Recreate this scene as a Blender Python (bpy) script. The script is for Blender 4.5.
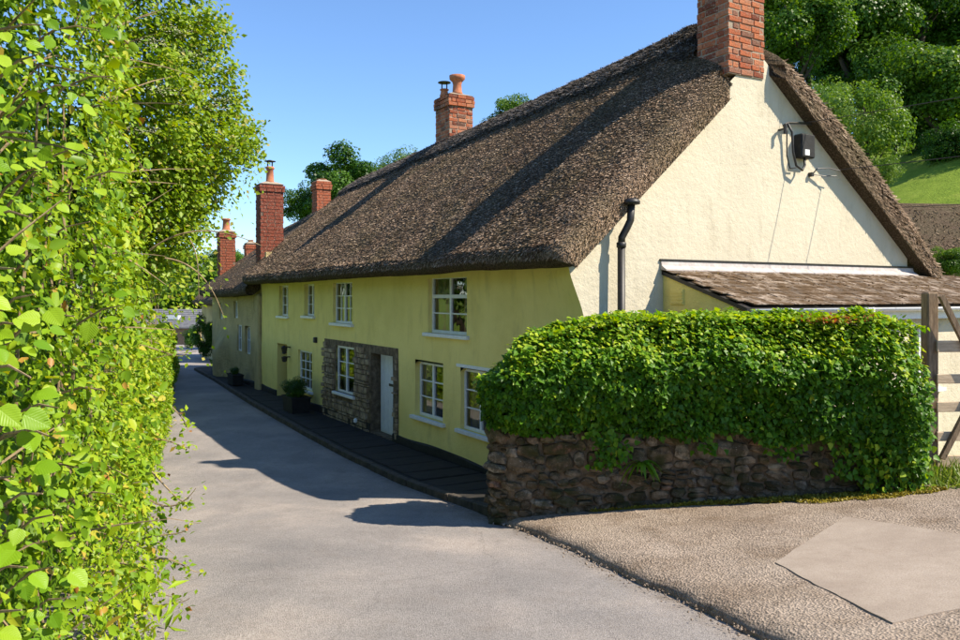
import bpy, math, random
import numpy as np
from mathutils import Vector, Matrix

for o in list(bpy.data.objects): bpy.data.objects.remove(o, do_unlink=True)
R = math.radians
scene = bpy.context.scene
col = scene.collection
EYE = 3.4

# ------------------------------------------------------------------ camera
cam = bpy.data.cameras.new('camera'); cam_o = bpy.data.objects.new('camera', cam); col.objects.link(cam_o)
cam.sensor_width = 36; cam.lens = 30.0; cam.clip_start = 0.05; cam.clip_end = 6000
cam.shift_y = -23/960
cam_o.location = (0, 0, EYE); cam_o.rotation_euler = (R(90), 0, 0)
scene.camera = cam_o

# ------------------------------------------------------------------ sky, sun, exposure
SUN_EL = 46.5
SH = Vector((0.968, -0.250)).normalized()          # horizontal direction towards the sun
w = bpy.data.worlds.new('World'); scene.world = w; w.use_nodes = True
wn = w.node_tree; wn.nodes.clear()
sky = wn.nodes.new('ShaderNodeTexSky'); sky.sky_type = 'NISHITA'; sky.sun_disc = False
sky.sun_elevation = R(SUN_EL); sky.sun_rotation = math.atan2(SH.x, SH.y)
sky.altitude = 300; sky.air_density = 1.0; sky.dust_density = 0.0; sky.ozone_density = 7.5
bg = wn.nodes.new('ShaderNodeBackground'); bg.inputs['Strength'].default_value = 0.132
wo = wn.nodes.new('ShaderNodeOutputWorld')
wn.links.new(sky.outputs[0], bg.inputs[0]); wn.links.new(bg.outputs[0], wo.inputs[0])
sun = bpy.data.lights.new('sun', 'SUN'); sun.energy = 5.0; sun.angle = R(0.53); sun.color = (1.0, 0.90, 0.74)
sun_o = bpy.data.objects.new('sun', sun); col.objects.link(sun_o)
ce = math.cos(R(SUN_EL))
sun_o.rotation_euler = Vector((SH.x*ce, SH.y*ce, math.sin(R(SUN_EL)))).to_track_quat('Z', 'Y').to_euler()
sun_o.location = (30, -10, 40)
scene.view_settings.view_transform = 'Standard'; scene.view_settings.look = 'None'
scene.view_settings.exposure = 0.84; scene.view_settings.gamma = 1.0
scene.view_settings.use_curve_mapping = False
scene.render.engine = 'CYCLES'
scene.cycles.max_bounces = 5; scene.cycles.transparent_max_bounces = 8

rng = np.random.default_rng(7)
random.seed(7)

# ------------------------------------------------------------------ numpy noise
def _h(i, j, k):
    n = (i*374761393 + j*668265263 + k*2147483647*0 + k*1274126177) & 0xffffffff
    n = ((n ^ (n >> 13))*1274126177) & 0xffffffff
    return ((n ^ (n >> 16)) & 0xffff)/65535.0
def vnoise(p):
    p = np.asarray(p, float); f = np.floor(p); t = p - f; i = f.astype(np.int64); t = t*t*(3-2*t)
    r = 0
    for a in (0, 1):
        for b in (0, 1):
            for c in (0, 1):
                wgt = (t[..., 0] if a else 1-t[..., 0])*(t[..., 1] if b else 1-t[..., 1])*(t[..., 2] if c else 1-t[..., 2])
                r = r + wgt*_h(i[..., 0]+a, i[..., 1]+b, i[..., 2]+c)
    return r*2-1
def fbm(p, oct=3):
    p = np.asarray(p, float); r = 0; a = 1.0; s = 0
    for _ in range(oct):
        r = r + a*vnoise(p); s += a; a *= .5; p = p*2.03+17.1
    return r/s
def sstep(a, b, x):
    t = np.clip((np.asarray(x, float)-a)/(b-a), 0, 1); return t*t*(3-2*t)

# ------------------------------------------------------------------ ground functions (world x, y)
RY = [-60, 0, 5, 10, 14, 17, 40, 60, 90, 140, 400]
RZ = [3.5, 1.75, 1.13, .5, .08, 0, 0, -.6, -1.8, -1.8, -1.8]
_yy = np.linspace(-60, 400, 4601); _zz = np.interp(_yy, RY, RZ)
_k = np.hanning(25); _k /= _k.sum(); _zz = np.convolve(np.pad(_zz, 12, mode='edge'), _k, 'valid')
def road_z(y): return np.interp(y, _yy, _zz)
REDGE = [(3.2, -40), (2.9, 0), (2.25, 4), (1.96, 5.42), (1.72, 6.33), (1.42, 7.2), (1.02, 8.62), (.56, 9.92), (.14, 10.8), (-.12, 11.5), (-1.02, 13.58), (-2.44, 16.29), (-4.53, 20.15), (-7.6, 25.9), (-11.8, 34.87), (-14.2, 42), (-19.9, 58), (-26.0, 75), (-33.6, 95)]
LEDGE = [(-2.3, -40), (-2.3, 0), (-2.5, 4), (-2.75, 6), (-3.3, 8), (-4.2, 10), (-5.3, 12.4), (-8.0, 19), (-11.0, 26.4), (-15.8, 37), (-19.5, 45), (-27, 60), (-35, 77), (-43, 95)]
_ry = np.array([p[1] for p in REDGE]); _rx = np.array([p[0] for p in REDGE])
_ly = np.array([p[1] for p in LEDGE]); _lx = np.array([p[0] for p in LEDGE])
def x_right(y): return np.interp(y, _ry, _rx)
def x_left(y): return np.interp(y, _ly, _lx)
TH = math.atan(455/800); S_, C_ = math.sin(TH), math.cos(TH)
CX, CY = 1.59, 12.0
def to_v(x, y): return (x-CX)*C_ + (y-CY)*S_
def to_u(x, y): return -(x-CX)*S_ + (y-CY)*C_
def xy(v, u): return (CX + v*C_ - u*S_, CY + v*S_ + u*C_)
def drive_z(x, y):
    d = np.clip(x-x_right(y), 0, 7)
    return road_z(y) + .085 + .09*d*(1-sstep(11.3, 15, y))
def terrain_z(x, y):
    x = np.asarray(x, float); y = np.asarray(y, float)
    v = to_v(x, y)
    z = road_z(y) - .07
    right = sstep(.35, 1.2, x-x_right(y))
    z = z + right*(drive_z(x, y)-road_z(y)-.03)
    hill = np.clip(v-14, 0, None); hill = .62*hill; hill = 34*(1-np.exp(-hill/34)) if True else hill
    hill = hill*(1-sstep(85, 150, y-1.2*x)); z = z + hill + np.clip(hill/6, 0, 1)*.5*fbm(np.stack([x*.12, y*.12, x*0], -1), 3)
    left = np.clip(x_left(y)-1.2-x, 0, None)
    z = z + .5*(1-np.exp(-left/1.0))*sstep(80, 40, y)
    far = np.clip(y-100, 0, None); z = z + 11*(1-np.exp(-far*.08/11))
    return z

# ------------------------------------------------------------------ mesh helpers
def link(name, me, mat=None, parent=None, smooth=False):
    o = bpy.data.objects.new(name, me); col.objects.link(o)
    if mat is not None and not me.materials: me.materials.append(mat)
    if parent is not None: o.parent = parent
    if smooth: me.polygons.foreach_set('use_smooth', np.ones(len(me.polygons), bool))
    return o
def np_mesh(name, V, F, attr=None):
    V = np.asarray(V, np.float32).reshape(-1, 3); me = bpy.data.meshes.new(name)
    if isinstance(F, np.ndarray):
        n, k = F.shape
        me.vertices.add(len(V)); me.vertices.foreach_set('co', V.ravel())
        me.loops.add(n*k); me.loops.foreach_set('vertex_index', F.astype(np.int32).ravel())
        me.polygons.add(n); me.polygons.foreach_set('loop_start', np.arange(0, n*k, k, dtype=np.int32))
        me.update(calc_edges=True)
    else:
        me.from_pydata(V.tolist(), [], [list(map(int, f)) for f in F]); me.update()
    if attr is not None:
        a = me.attributes.new('var', 'FLOAT', 'POINT'); a.data.foreach_set('value', np.asarray(attr, np.float32))
    return me
def grid_faces(nu, nv):
    i = np.arange(nu-1)[:, None]; j = np.arange(nv-1)[None, :]
    a = i*nv+j; return np.stack([a, a+nv, a+nv+1, a+1], -1).reshape(-1, 4)
class MB:
    """collects simple shapes that become one mesh"""
    def __init__(s): s.V = []; s.F = []; s.n = 0
    def add(s, V, F):
        V = np.asarray(V, float).reshape(-1, 3); s.V.append(V); s.F += [tuple(int(i)+s.n for i in f) for f in F]; s.n += len(V); return s
    def box(s, a, b, bev=0.0):
        (x0, y0, z0), (x1, y1, z1) = a, b
        if bev <= 0:
            V = [(x, y, z) for x in (x0, x1) for y in (y0, y1) for z in (z0, z1)]
            F = [(0, 1, 3, 2), (4, 6, 7, 5), (0, 4, 5, 1), (2, 3, 7, 6), (0, 2, 6, 4), (1, 5, 7, 3)]
            return s.add(V, F)
        e = bev; V = []; F = []; idx = {}
        def vid(p):
            if p not in idx: idx[p] = len(V); V.append(p)
            return idx[p]
        lo = (x0, y0, z0); hi = (x1, y1, z1)
        def cp(sx, sy, sz, ax):
            sg = (sx, sy, sz); return vid(tuple((hi[i] if sg[i] else lo[i]) + (0 if i == ax else (-e if sg[i] else e)) for i in range(3)))
        for ax in range(3):
            o1, o2 = [i for i in range(3) if i != ax]
            for sd in (0, 1):
                q = []
                for (p, r) in ((0, 0), (1, 0), (1, 1), (0, 1)):
                    sg = [0, 0, 0]; sg[ax] = sd; sg[o1] = p; sg[o2] = r; q.append(cp(*sg, ax))
                if (sd == 1) == (ax == 1): q = q[::-1]
                F.append(q)
        for ax in range(3):
            o1, o2 = [i for i in range(3) if i != ax]
            for p in (0, 1):
                for r in (0, 1):
                    g0 = [0, 0, 0]; g1 = [0, 0, 0]; g0[o1] = g1[o1] = p; g0[o2] = g1[o2] = r; g1[ax] = 1
                    F.append((cp(*g0, o1), cp(*g1, o1), cp(*g1, o2), cp(*g0, o2)))
        for sx in (0, 1):
            for sy in (0, 1):
                for sz in (0, 1): F.append((cp(sx, sy, sz, 0), cp(sx, sy, sz, 1), cp(sx, sy, sz, 2)))
        return s.add(V, F)
    def tube(s, pts, rad, n=6, caps=True):
        pts = [Vector(p) for p in pts]
        if not hasattr(rad, '__len__'): rad = [rad]*len(pts)
        V = []; F = []
        up = None
        for i, p in enumerate(pts):
            d = (pts[min(i+1, len(pts)-1)]-pts[max(i-1, 0)]).normalized()
            if up is None: up = d.orthogonal().normalized()
            up = (up-d*up.dot(d)); up = up.normalized() if up.length > 1e-5 else d.orthogonal().normalized()
            b = d.cross(up)
            for k in range(n):
                a = 2*math.pi*k/n; V.append(p+(up*math.cos(a)+b*math.sin(a))*rad[i])
        for i in range(len(pts)-1):
            for k in range(n):
                F.append((i*n+k, i*n+(k+1) % n, (i+1)*n+(k+1) % n, (i+1)*n+k))
        if caps: F.append(tuple(range(n))[::-1]); F.append(tuple((len(pts)-1)*n+k for k in range(n)))
        return s.add([tuple(v) for v in V], F)
    def lathe(s, prof, c=(0, 0, 0), n=14):
        V = []; F = []
        for r, z in prof:
            for k in range(n):
                a = 2*math.pi*k/n; V.append((c[0]+r*math.cos(a), c[1]+r*math.sin(a), c[2]+z))
        for i in range(len(prof)-1):
            for k in range(n): F.append((i*n+k, i*n+(k+1) % n, (i+1)*n+(k+1) % n, (i+1)*n+k))
        F.append(tuple(range(n))[::-1]); F.append(tuple((len(prof)-1)*n+k for k in range(n)))
        return s.add(V, F)
    def mesh(s, name):
        me = bpy.data.meshes.new(name); me.from_pydata(np.concatenate(s.V).tolist(), [], s.F); me.update()
        import bmesh
        bm = bmesh.new(); bm.from_mesh(me); bmesh.ops.recalc_face_normals(bm, faces=bm.faces); bm.to_mesh(me); bm.free()
        return me
    def build(s, name, mat, parent=None, smooth=False): return link(name, s.mesh(name), mat, parent, smooth)
def thing(name, label, cat, loc=(0, 0, 0), rz=0, group=None):
    o = bpy.data.objects.new(name, None); col.objects.link(o); o.location = loc; o.rotation_euler = (0, 0, rz)
    o.empty_display_size = .2
    return tag(o, label, cat, group)
def tag(o, label=None, cat=None, group=None, kind=None):
    if label: o['label'] = label
    if cat: o['category'] = cat
    if group: o['group'] = group
    if kind: o['kind'] = kind
    return o

# ------------------------------------------------------------------ materials
def hexc(r, g, b): return (r, g, b, 1)
class NT:
    def __init__(s, name):
        s.m = bpy.data.materials.new(name); s.m.use_nodes = True; s.t = s.m.node_tree; s.t.nodes.clear()
        s.out = s.n('ShaderNodeOutputMaterial'); s.tc = s.n('ShaderNodeTexCoord')
    def n(s, ty, **kw):
        x = s.t.nodes.new(ty)
        for k, v in kw.items(): setattr(x, k, v)
        return x
    def l(s, a, b): s.t.links.new(a, b)
    def noise(s, scale, detail=4, rough=.6, vec=None, stretch=None, dist=0):
        x = s.n('ShaderNodeTexNoise'); x.inputs['Scale'].default_value = scale; x.inputs['Detail'].default_value = detail
        x.inputs['Roughness'].default_value = rough; x.inputs['Distortion'].default_value = dist
        v = vec or s.tc.outputs['Object']
        if stretch:
            mp = s.n('ShaderNodeMapping'); mp.inputs['Scale'].default_value = stretch; s.l(v, mp.inputs[0]); v = mp.outputs[0]
        s.l(v, x.inputs['Vector']); return x.outputs['Fac']
    def ramp(s, fac, stops):
        x = s.n('ShaderNodeValToRGB'); e = x.color_ramp.elements
        while len(e) < len(stops): e.new(.5)
        for i, (p, c) in enumerate(stops): e[i].position = p; e[i].color = (*c, 1) if len(c) == 3 else c
        s.l(fac, x.inputs[0]); return x.outputs[0]
    def mix(s, fac, a, b, mode='MIX'):
        x = s.n('ShaderNodeMix', data_type='RGBA', blend_type=mode)
        for sock, v in ((x.inputs[0], fac), (x.inputs[6], a), (x.inputs[7], b)):
            if hasattr(v, 'is_output'): s.l(v, sock)
            else: sock.default_value = v if not isinstance(v, tuple) else ((*v, 1) if len(v) == 3 else v)
        return x.outputs[2]
    def bump(s, h, strength, dist, prev=None):
        x = s.n('ShaderNodeBump'); x.inputs['Strength'].default_value = strength; x.inputs['Distance'].default_value = dist
        s.l(h, x.inputs['Height'])
        if prev is not None: s.l(prev, x.inputs['Normal'])
        return x.outputs[0]
    def bsdf(s, colr, rough=.8, normal=None, spec=.3, metallic=0, trans=None, sheen=0):
        b = s.n('ShaderNodeBsdfPrincipled')
        if hasattr(colr, 'is_output'): s.l(colr, b.inputs['Base Color'])
        else: b.inputs['Base Color'].default_value = (*colr, 1)
        if hasattr(rough, 'is_output'): s.l(rough, b.inputs['Roughness'])
        else: b.inputs['Roughness'].default_value = rough
        b.inputs['Specular IOR Level'].default_value = spec; b.inputs['Metallic'].default_value = metallic
        if normal is not None: s.l(normal, b.inputs['Normal'])
        s.l(b.outputs[0], s.out.inputs[0]); return b
def simple(name, stops, scale=6, rough=.8, bump=.3, bdist=.01, bscale=None, spec=.3, stretch=None, metallic=0, detail=5):
    t = NT(name); f = t.noise(scale, detail, .62, stretch=stretch)
    c = t.ramp(f, stops); nb = t.noise(bscale or scale*4, 4, .6, stretch=stretch)
    t.bsdf(c, rough, t.bump(nb, bump, bdist), spec, metallic); return t.m
def obj_random(t):
    return t.n('ShaderNodeObjectInfo').outputs['Random']
def attr(t, name='var'):
    a = t.n('ShaderNodeAttribute'); a.attribute_name = name; return a.outputs['Fac']
def leaf_mat(name, stops, trans=.35, use_obj=False, rough=.42, tint=1.25):
    t = NT(name); f = obj_random(t) if use_obj else attr(t)
    c = t.ramp(f, stops)
    b = t.n('ShaderNodeBsdfPrincipled'); t.l(c, b.inputs['Base Color']); b.inputs['Roughness'].default_value = rough
    b.inputs['Specular IOR Level'].default_value = .22
    tr = t.n('ShaderNodeBsdfTranslucent')
    hs = t.n('ShaderNodeHueSaturation'); hs.inputs['Value'].default_value = tint; hs.inputs['Hue'].default_value = .488; hs.inputs['Saturation'].default_value = 1.1
    t.l(c, hs.inputs['Color']); t.l(hs.outputs[0], tr.inputs[0])
    m = t.n('ShaderNodeMixShader'); m.inputs[0].default_value = trans
    t.l(b.outputs[0], m.inputs[1]); t.l(tr.outputs[0], m.inputs[2]); t.l(m.outputs[0], t.out.inputs[0]); return t.m

def plaster(name, base, dark, stain):
    t = NT(name); big = t.noise(1.1, 5, .6); fine = t.noise(34, 5, .7); med = t.noise(9, 4, .6)
    c = t.ramp(big, [(.3, dark), (.55, base), (.8, tuple(min(1, x*1.05) for x in base))])
    st = t.noise(2.2, 6, .7, stretch=(1, 1, .35)); sf = t.ramp(st, [(.55, (0, 0, 0)), (.75, (.55, .55, .55))])
    c = t.mix(sf, c, stain)
    rn = t.ramp(t.noise(5.5, 5, .7, stretch=(1, 1, .10)), [(.56, (0, 0, 0)), (.74, (.35,)*3)]); c = t.mix(rn, c, stain)
    sp = t.ramp(t.noise(60, 2, .5), [(.66, (0, 0, 0)), (.76, (.35, .35, .35))]); c = t.mix(sp, c, stain)
    n = t.bump(med, .55, .025); n = t.bump(fine, .75, .008, n)
    t.bsdf(c, .9, n, .15); return t.m
M = {}
M['yellow'] = plaster('yellow_limewash', (.89, .735, .25), (.81, .66, .21), (.55, .45, .17))
M['cream'] = plaster('cream_limewash', (.62, .555, .42), (.58, .515, .385), (.38, .335, .235))
M['greyrender'] = plaster('weathered_render', (.56, .44, .22), (.40, .31, .155), (.18, .14, .07))
t_g = M['greyrender'].node_tree
for q in t_g.nodes:
    if q.type == 'BUMP': q.inputs['Strength'].default_value = 1.0; q.inputs['Distance'].default_value *= 2.5
M['black'] = simple('black_tar_paint', [(.3, (.012, .012, .012)), (.7, (.03, .028, .026))], 8, .7, .4, .01)
M['white'] = simple('white_paint', [(.3, (.72, .72, .70)), (.75, (.84, .84, .82))], 14, .45, .1, .004, spec=.4)
M['doorwhite'] = simple('white_door_paint', [(.3, (.66, .68, .70)), (.75, (.78, .80, .82))], 10, .5, .1, .004)
M['iron'] = simple('black_cast_iron', [(.3, (.010, .010, .010)), (.75, (.032, .025, .02))], 20, .5, .2, .003, spec=.5)
M['wood'] = simple('weathered_oak', [(.25, (.10, .065, .04)), (.55, (.24, .165, .10)), (.8, (.36, .27, .18))], 5, .85, .5, .01, stretch=(6, 6, 1))
M['rail'] = simple('pale_weathered_rail', [(.25, (.36, .26, .17)), (.6, (.55, .42, .28)), (.85, (.64, .53, .38))], 5, .85, .4, .008, stretch=(1, 6, 6))
M['bark'] = simple('bark', [(.3, (.03, .023, .016)), (.7, (.09, .068, .046))], 9, .95, .7, .03, stretch=(3, 3, .6))
M['twig'] = simple('twig_bark', [(.3, (.15, .10, .055)), (.7, (.40, .30, .17))], 12, .9, .3, .01)
M['terracotta'] = simple('terracotta', [(.3, (.34, .12, .06)), (.7, (.52, .20, .10))], 10, .85, .3, .01)
M['lead'] = simple('cement_flashing', [(.3, (.34, .30, .28)), (.75, (.56, .51, .48))], 9, .8, .4, .01)
M['mortar'] = simple('lime_mortar', [(.3, (.26, .20, .14)), (.7, (.40, .33, .25))], 18, .95, .6, .01)
M['sootmortar'] = simple('sooty_mortar', [(.3, (.13, .09, .065)), (.7, (.24, .175, .125))], 18, .95, .6, .01)
M['rubblemortar'] = simple('earthy_mortar', [(.3, (.06, .045, .028)), (.55, (.17, .125, .078)), (.8, (.32, .25, .165))], 7, .95, .9, .03, bscale=25)
M['inside'] = simple('dark_interior', [(.3, (.035, .03, .026)), (.7, (.06, .05, .04))], 3, .9, .1)
M['curtain'] = simple('net_curtain', [(.3, (.50, .42, .34)), (.7, (.66, .58, .5))], 6, .9, .4, .02, stretch=(8, 8, .6))
# brick
def brickmat(name, stops, soot=.5):
    t = NT(name); c = t.ramp(obj_random(t), stops)
    g = t.noise(14, 5, .65); c = t.mix(t.ramp(g, [(.42, (0, 0, 0)), (.7, (soot,)*3)]), c, (.07, .05, .04))
    li = t.noise(26, 3, .6); c = t.mix(t.ramp(li, [(.55, (0, 0, 0)), (.68, (.6,)*3)]), c, (.45, .34, .25))
    n = t.bump(t.noise(40, 4, .7), .8, .016); n = t.bump(t.noise(11, 3, .6), .6, .02, n); t.bsdf(c, .92, n, .12); return t.m
BST = [(0, (.16, .05, .03)), (.2, (.36, .095, .045)), (.5, (.46, .145, .065)), (.75, (.50, .19, .095)), (.9, (.36, .16, .10)), (1, (.14, .07, .05))]
M['brick'] = brickmat('old_red_brick', BST, .45)
M['brickdark'] = brickmat('dark_red_brick', [(0, (.20, .05, .03)), (.5, (.30, .075, .042)), (1, (.36, .10, .055))], .55)
# glass
t = NT('window_glass'); gl = t.n('ShaderNodeBsdfGlossy'); gl.inputs['Roughness'].default_value = .015; gl.inputs[0].default_value = (.95, .97, .95, 1)
tp = t.n('ShaderNodeBsdfTransparent'); tp.inputs[0].default_value = (.82, .86, .84, 1)
fr = t.n('ShaderNodeFresnel'); fr.inputs[0].default_value = 1.9
wv = t.bump(t.noise(2.2, 2, .5), .05, .05); t.l(wv, gl.inputs['Normal'])
mx = t.n('ShaderNodeMixShader'); t.l(fr.outputs[0], mx.inputs[0]); t.l(tp.outputs[0], mx.inputs[1]); t.l(gl.outputs[0], mx.inputs[2]); t.l(mx.outputs[0], t.out.inputs[0])
M['glass'] = t.m
# thatch body and straw
t = NT('weathered_thatch')
f1 = t.noise(1.3, 5, .65); f2 = t.noise(26, 4, .75, stretch=(1, 1.6, 1)); f3 = t.noise(70, 3, .7)
c = t.ramp(f2, [(.36, (.018, .012, .008)), (.52, (.10, .068, .046)), (.70, (.28, .20, .145))])
c = t.mix(t.ramp(f1, [(.35, (0, 0, 0)), (.7, (.5,)*3)]), c, (.11, .10, .055))
n = t.bump(f2, .9, .05); n = t.bump(f3, .7, .02, n); t.bsdf(c, .95, n, .1); M['thatch'] = t.m
t = NT('weathered_straw'); c = t.ramp(attr(t), [(0, (.04, .025, .015)), (.35, (.19, .125, .078)), (.75, (.42, .295, .20)), (1, (.62, .48, .35))])
f1 = t.noise(.9, 4, .6); c = t.mix(t.ramp(f1, [(.45, (0, 0, 0)), (.7, (.45,)*3)]), c, (.15, .135, .06))
t.bsdf(c, .9, None, .15); M['straw'] = t.m
t = NT('ridge_straw'); c = t.ramp(attr(t), [(0, (.05, .042, .036)), (.4, (.15, .125, .105)), (1, (.36, .31, .26))]); t.bsdf(c, .9, None, .15); M['ridgestraw'] = t.m
# road
t = NT('worn_asphalt'); a = t.noise(.55, 5, .6); b = t.noise(120, 3, .8); d = t.noise(4.5, 5, .65)
c = t.ramp(a, [(.3, (.215, .199, .19)), (.5, (.285, .258, .24)), (.68, (.375, .325, .288))]); a2 = t.noise(1.6, 6, .7, stretch=(1, .35, 1)); c = t.mix(t.ramp(a2, [(.5, (0, 0, 0)), (.7, (.4,)*3)]), c, (.18, .16, .15)); ed = t.ramp(attr(t), [(.0, (1, 1, 1)), (.16, (0, 0, 0)), (.93, (0, 0, 0)), (1, (1, 1, 1))]); ed2 = t.mix(1.0, ed, t.ramp(t.noise(7, 6, .75), [(.38, (0, 0, 0)), (.62, (.8,)*3)]), 'MULTIPLY'); c = t.mix(ed2, c, (.13, .095, .06))
vo = t.n('ShaderNodeTexVoronoi'); vo.inputs['Scale'].default_value = 110; t.l(t.tc.outputs['Object'], vo.inputs['Vector'])
sp = t.ramp(vo.outputs['Color'], [(.1, (.55,)*3), (.5, (1.0,)*3), (.95, (1.35,)*3)]); c = t.mix(.75, c, sp, 'MULTIPLY')
c = t.mix(t.ramp(d, [(.52, (0, 0, 0)), (.72, (.3,)*3)]), c, (.20, .165, .14))
wv = t.n('ShaderNodeTexVoronoi', feature='DISTANCE_TO_EDGE'); wv.inputs['Scale'].default_value = .35
wob = t.n('ShaderNodeMix', data_type='VECTOR'); wob.inputs[0].default_value = .35
nn = t.n('ShaderNodeTexNoise'); nn.inputs['Scale'].default_value = 1.5; nn.inputs['Detail'].default_value = 6; t.l(t.tc.outputs['Object'], nn.inputs['Vector'])
t.l(t.tc.outputs['Object'], wob.inputs[4]); t.l(nn.outputs['Color'], wob.inputs[5]); t.l(wob.outputs[1], wv.inputs['Vector'])
ck = t.ramp(wv.outputs['Distance'], [(.0, (.22,)*3), (.003, (0, 0, 0))]); c = t.mix(ck, c, (.06, .05, .045))
n = t.bump(b, .7, .012); n = t.bump(vo.outputs['Distance'], .5, .008, n); t.bsdf(c, .88, n, .25); M['road'] = t.m
# rough concrete apron
t = NT('rough_concrete'); a = t.noise(.9, 5, .65); vo = t.n('ShaderNodeTexVoronoi'); vo.inputs['Scale'].default_value = 48; t.l(t.tc.outputs['Object'], vo.inputs['Vector'])
c = t.ramp(a, [(.3, (.26, .20, .15)), (.7, (.37, .30, .24))])
sp = t.ramp(vo.outputs['Color'], [(.08, (.45,)*3), (.5, (1.0,)*3), (.95, (1.45,)*3)]); c = t.mix(.8, c, sp, 'MULTIPLY')
d = t.noise(1.7, 8, .72); c = t.mix(t.ramp(d, [(.5, (0, 0, 0)), (.66, (.55,)*3)]), c, (.15, .10, .06)); e = t.noise(.6, 5, .7); c = t.mix(t.ramp(e, [(.5, (0, 0, 0)), (.7, (.35,)*3)]), c, (.42, .35, .28))
n = t.bump(vo.outputs['Distance'], .8, .02); n = t.bump(t.noise(70, 4, .7), .8, .012, n); t.bsdf(c, .93, n, .15); M['apron'] = t.m
t = NT('smooth_concrete_patch'); c = t.ramp(t.noise(1.4, 8, .7), [(.3, (.29, .235, .19)), (.5, (.36, .30, .245)), (.7, (.42, .355, .295))])
c = t.mix(t.ramp(t.noise(90, 3, .7), [(.35, (.6,)*3), (.6, (0, 0, 0))]), c, (.22, .17, .13)); c = t.mix(t.ramp(t.noise(5, 8, .75), [(.55, (0, 0, 0)), (.7, (.5,)*3)]), c, (.24, .185, .14))
n = t.bump(t.noise(70, 5, .7), .6, .006); n = t.bump(t.noise(4, 4, .6), .3, .02, n); t.bsdf(c, .92, n, .15); M['slab'] = t.m
M['kerb'] = simple('kerb_stone', [(.3, (.045, .038, .03)), (.7, (.11, .092, .074))], 7, .9, .6, .02)
M['paving'] = simple('dark_paving', [(.3, (.014, .013, .012)), (.7, (.036, .032, .028))], 5, .85, .5, .01)
# ground
t = NT('meadow_ground'); a = t.noise(.8, 7, .72); b = t.noise(9, 5, .75)
c = t.ramp(a, [(.3, (.13, .21, .02)), (.55, (.22, .31, .035)), (.8, (.32, .36, .07))]); c = t.mix(t.ramp(b, [(.4, (0, 0, 0)), (.7, (.5,)*3)]), c, (.07, .10, .02))
n = t.bump(b, .8, .15); t.bsdf(c, .95, n, .1); M['ground'] = t.m
# stones
t = NT('rubble_stone'); c = t.ramp(obj_random(t), [(0, (.12, .085, .05)), (.3, (.26, .18, .105)), (.5, (.34, .245, .15)), (.7, (.24, .20, .145)), (.88, (.38, .29, .19)), (.94, (.56, .46, .33)), (1, (.34, .16, .09))])
g = t.noise(6, 6, .7, vec=t.n('ShaderNodeNewGeometry').outputs['Position']); c = t.mix(t.ramp(g, [(.39, (0, 0, 0)), (.58, (.82,)*3)]), c, (.045, .038, .022))
li = t.noise(15, 4, .65); c = t.mix(t.ramp(li, [(.62, (0, 0, 0)), (.68, (.8,)*3)]), c, (.55, .50, .42))
mo = t.noise(2.3, 6, .7, vec=t.n('ShaderNodeNewGeometry').outputs['Position']); c = t.mix(t.ramp(mo, [(.46, (0, 0, 0)), (.62, (.8,)*3)]), c, (.045, .05, .014))
n = t.bump(t.noise(22, 5, .7), .8, .03); t.bsdf(c, .93, n, .15); M['stone'] = t.m
M['flint'] = simple('rubble_panel_stone', [(.3, (.11, .08, .05)), (.48, (.28, .205, .125)), (.62, (.42, .32, .20)), (.8, (.55, .45, .32))], 5, .92, .7, .02)
# roof slates with moss
t = NT('mossy_slate'); c = t.ramp(obj_random(t), [(0, (.10, .075, .055)), (.5, (.20, .155, .115)), (1, (.33, .265, .21))])
mo = t.noise(5, 6, .75, vec=t.n('ShaderNodeNewGeometry').outputs['Position']); c = t.mix(t.ramp(mo, [(.42, (0, 0, 0)), (.53, (.9,)*3)]), c, (.075, .042, .016))
n = t.bump(t.noise(30, 4, .7), .6, .015); t.bsdf(c, .9, n, .2); M['slate'] = t.m
M['farslate'] = simple('grey_slate', [(.3, (.12, .12, .13)), (.7, (.21, .21, .22))], 3, .7, .3, .02)
M['moss'] = leaf_mat('yellow_moss', [(0, (.13, .10, .012)), (.5, (.26, .21, .02)), (1, (.36, .30, .05))], .15)
M['redmoss'] = leaf_mat('brown_roof_moss', [(0, (.07, .035, .016)), (.5, (.15, .075, .03)), (1, (.30, .22, .05))], .1, rough=.8)
LV = dict(
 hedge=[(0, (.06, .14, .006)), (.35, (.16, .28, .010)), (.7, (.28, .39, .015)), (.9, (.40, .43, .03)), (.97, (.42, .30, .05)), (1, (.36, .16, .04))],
 hazel=[(0, (.12, .25, .010)), (.5, (.21, .36, .014)), (1, (.31, .44, .03))],
 elder=[(0, (.08, .17, .009)), (.5, (.20, .32, .015)), (.9, (.33, .42, .03)), (1, (.42, .38, .09))],
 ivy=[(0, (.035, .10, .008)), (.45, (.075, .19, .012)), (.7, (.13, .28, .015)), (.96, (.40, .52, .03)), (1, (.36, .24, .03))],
 treedark=[(0, (.022, .065, .008)), (.5, (.045, .12, .012)), (1, (.09, .19, .02))],
 treemid=[(0, (.04, .10, .010)), (.5, (.08, .17, .016)), (1, (.15, .25, .028))],
 treelight=[(0, (.07, .15, .016)), (.5, (.13, .23, .028)), (1, (.23, .33, .06))],
 red=[(0, (.30, .08, .03)), (.6, (.42, .15, .05)), (1, (.40, .26, .08))],
 grass=[(0, (.08, .15, .015)), (.6, (.17, .25, .03)), (1, (.34, .33, .10))],
 flower=[(0, (.60, .58, .40)), (1, (.74, .72, .55))])
for k, v in LV.items(): M[k] = leaf_mat(k+'_leaf', v, .42)
M['hedge'] = leaf_mat('hedge_leaf', LV['hedge'], .30)
M['hazelobj'] = leaf_mat('hazel_leaf_single', LV['hazel'], .30, True)
tr_ = M['hazelobj'].node_tree; nd = tr_.nodes; tco = nd.new('ShaderNodeTexCoord'); sx = nd.new('ShaderNodeSeparateXYZ'); tr_.links.new(tco.outputs['Object'], sx.inputs[0])
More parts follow.
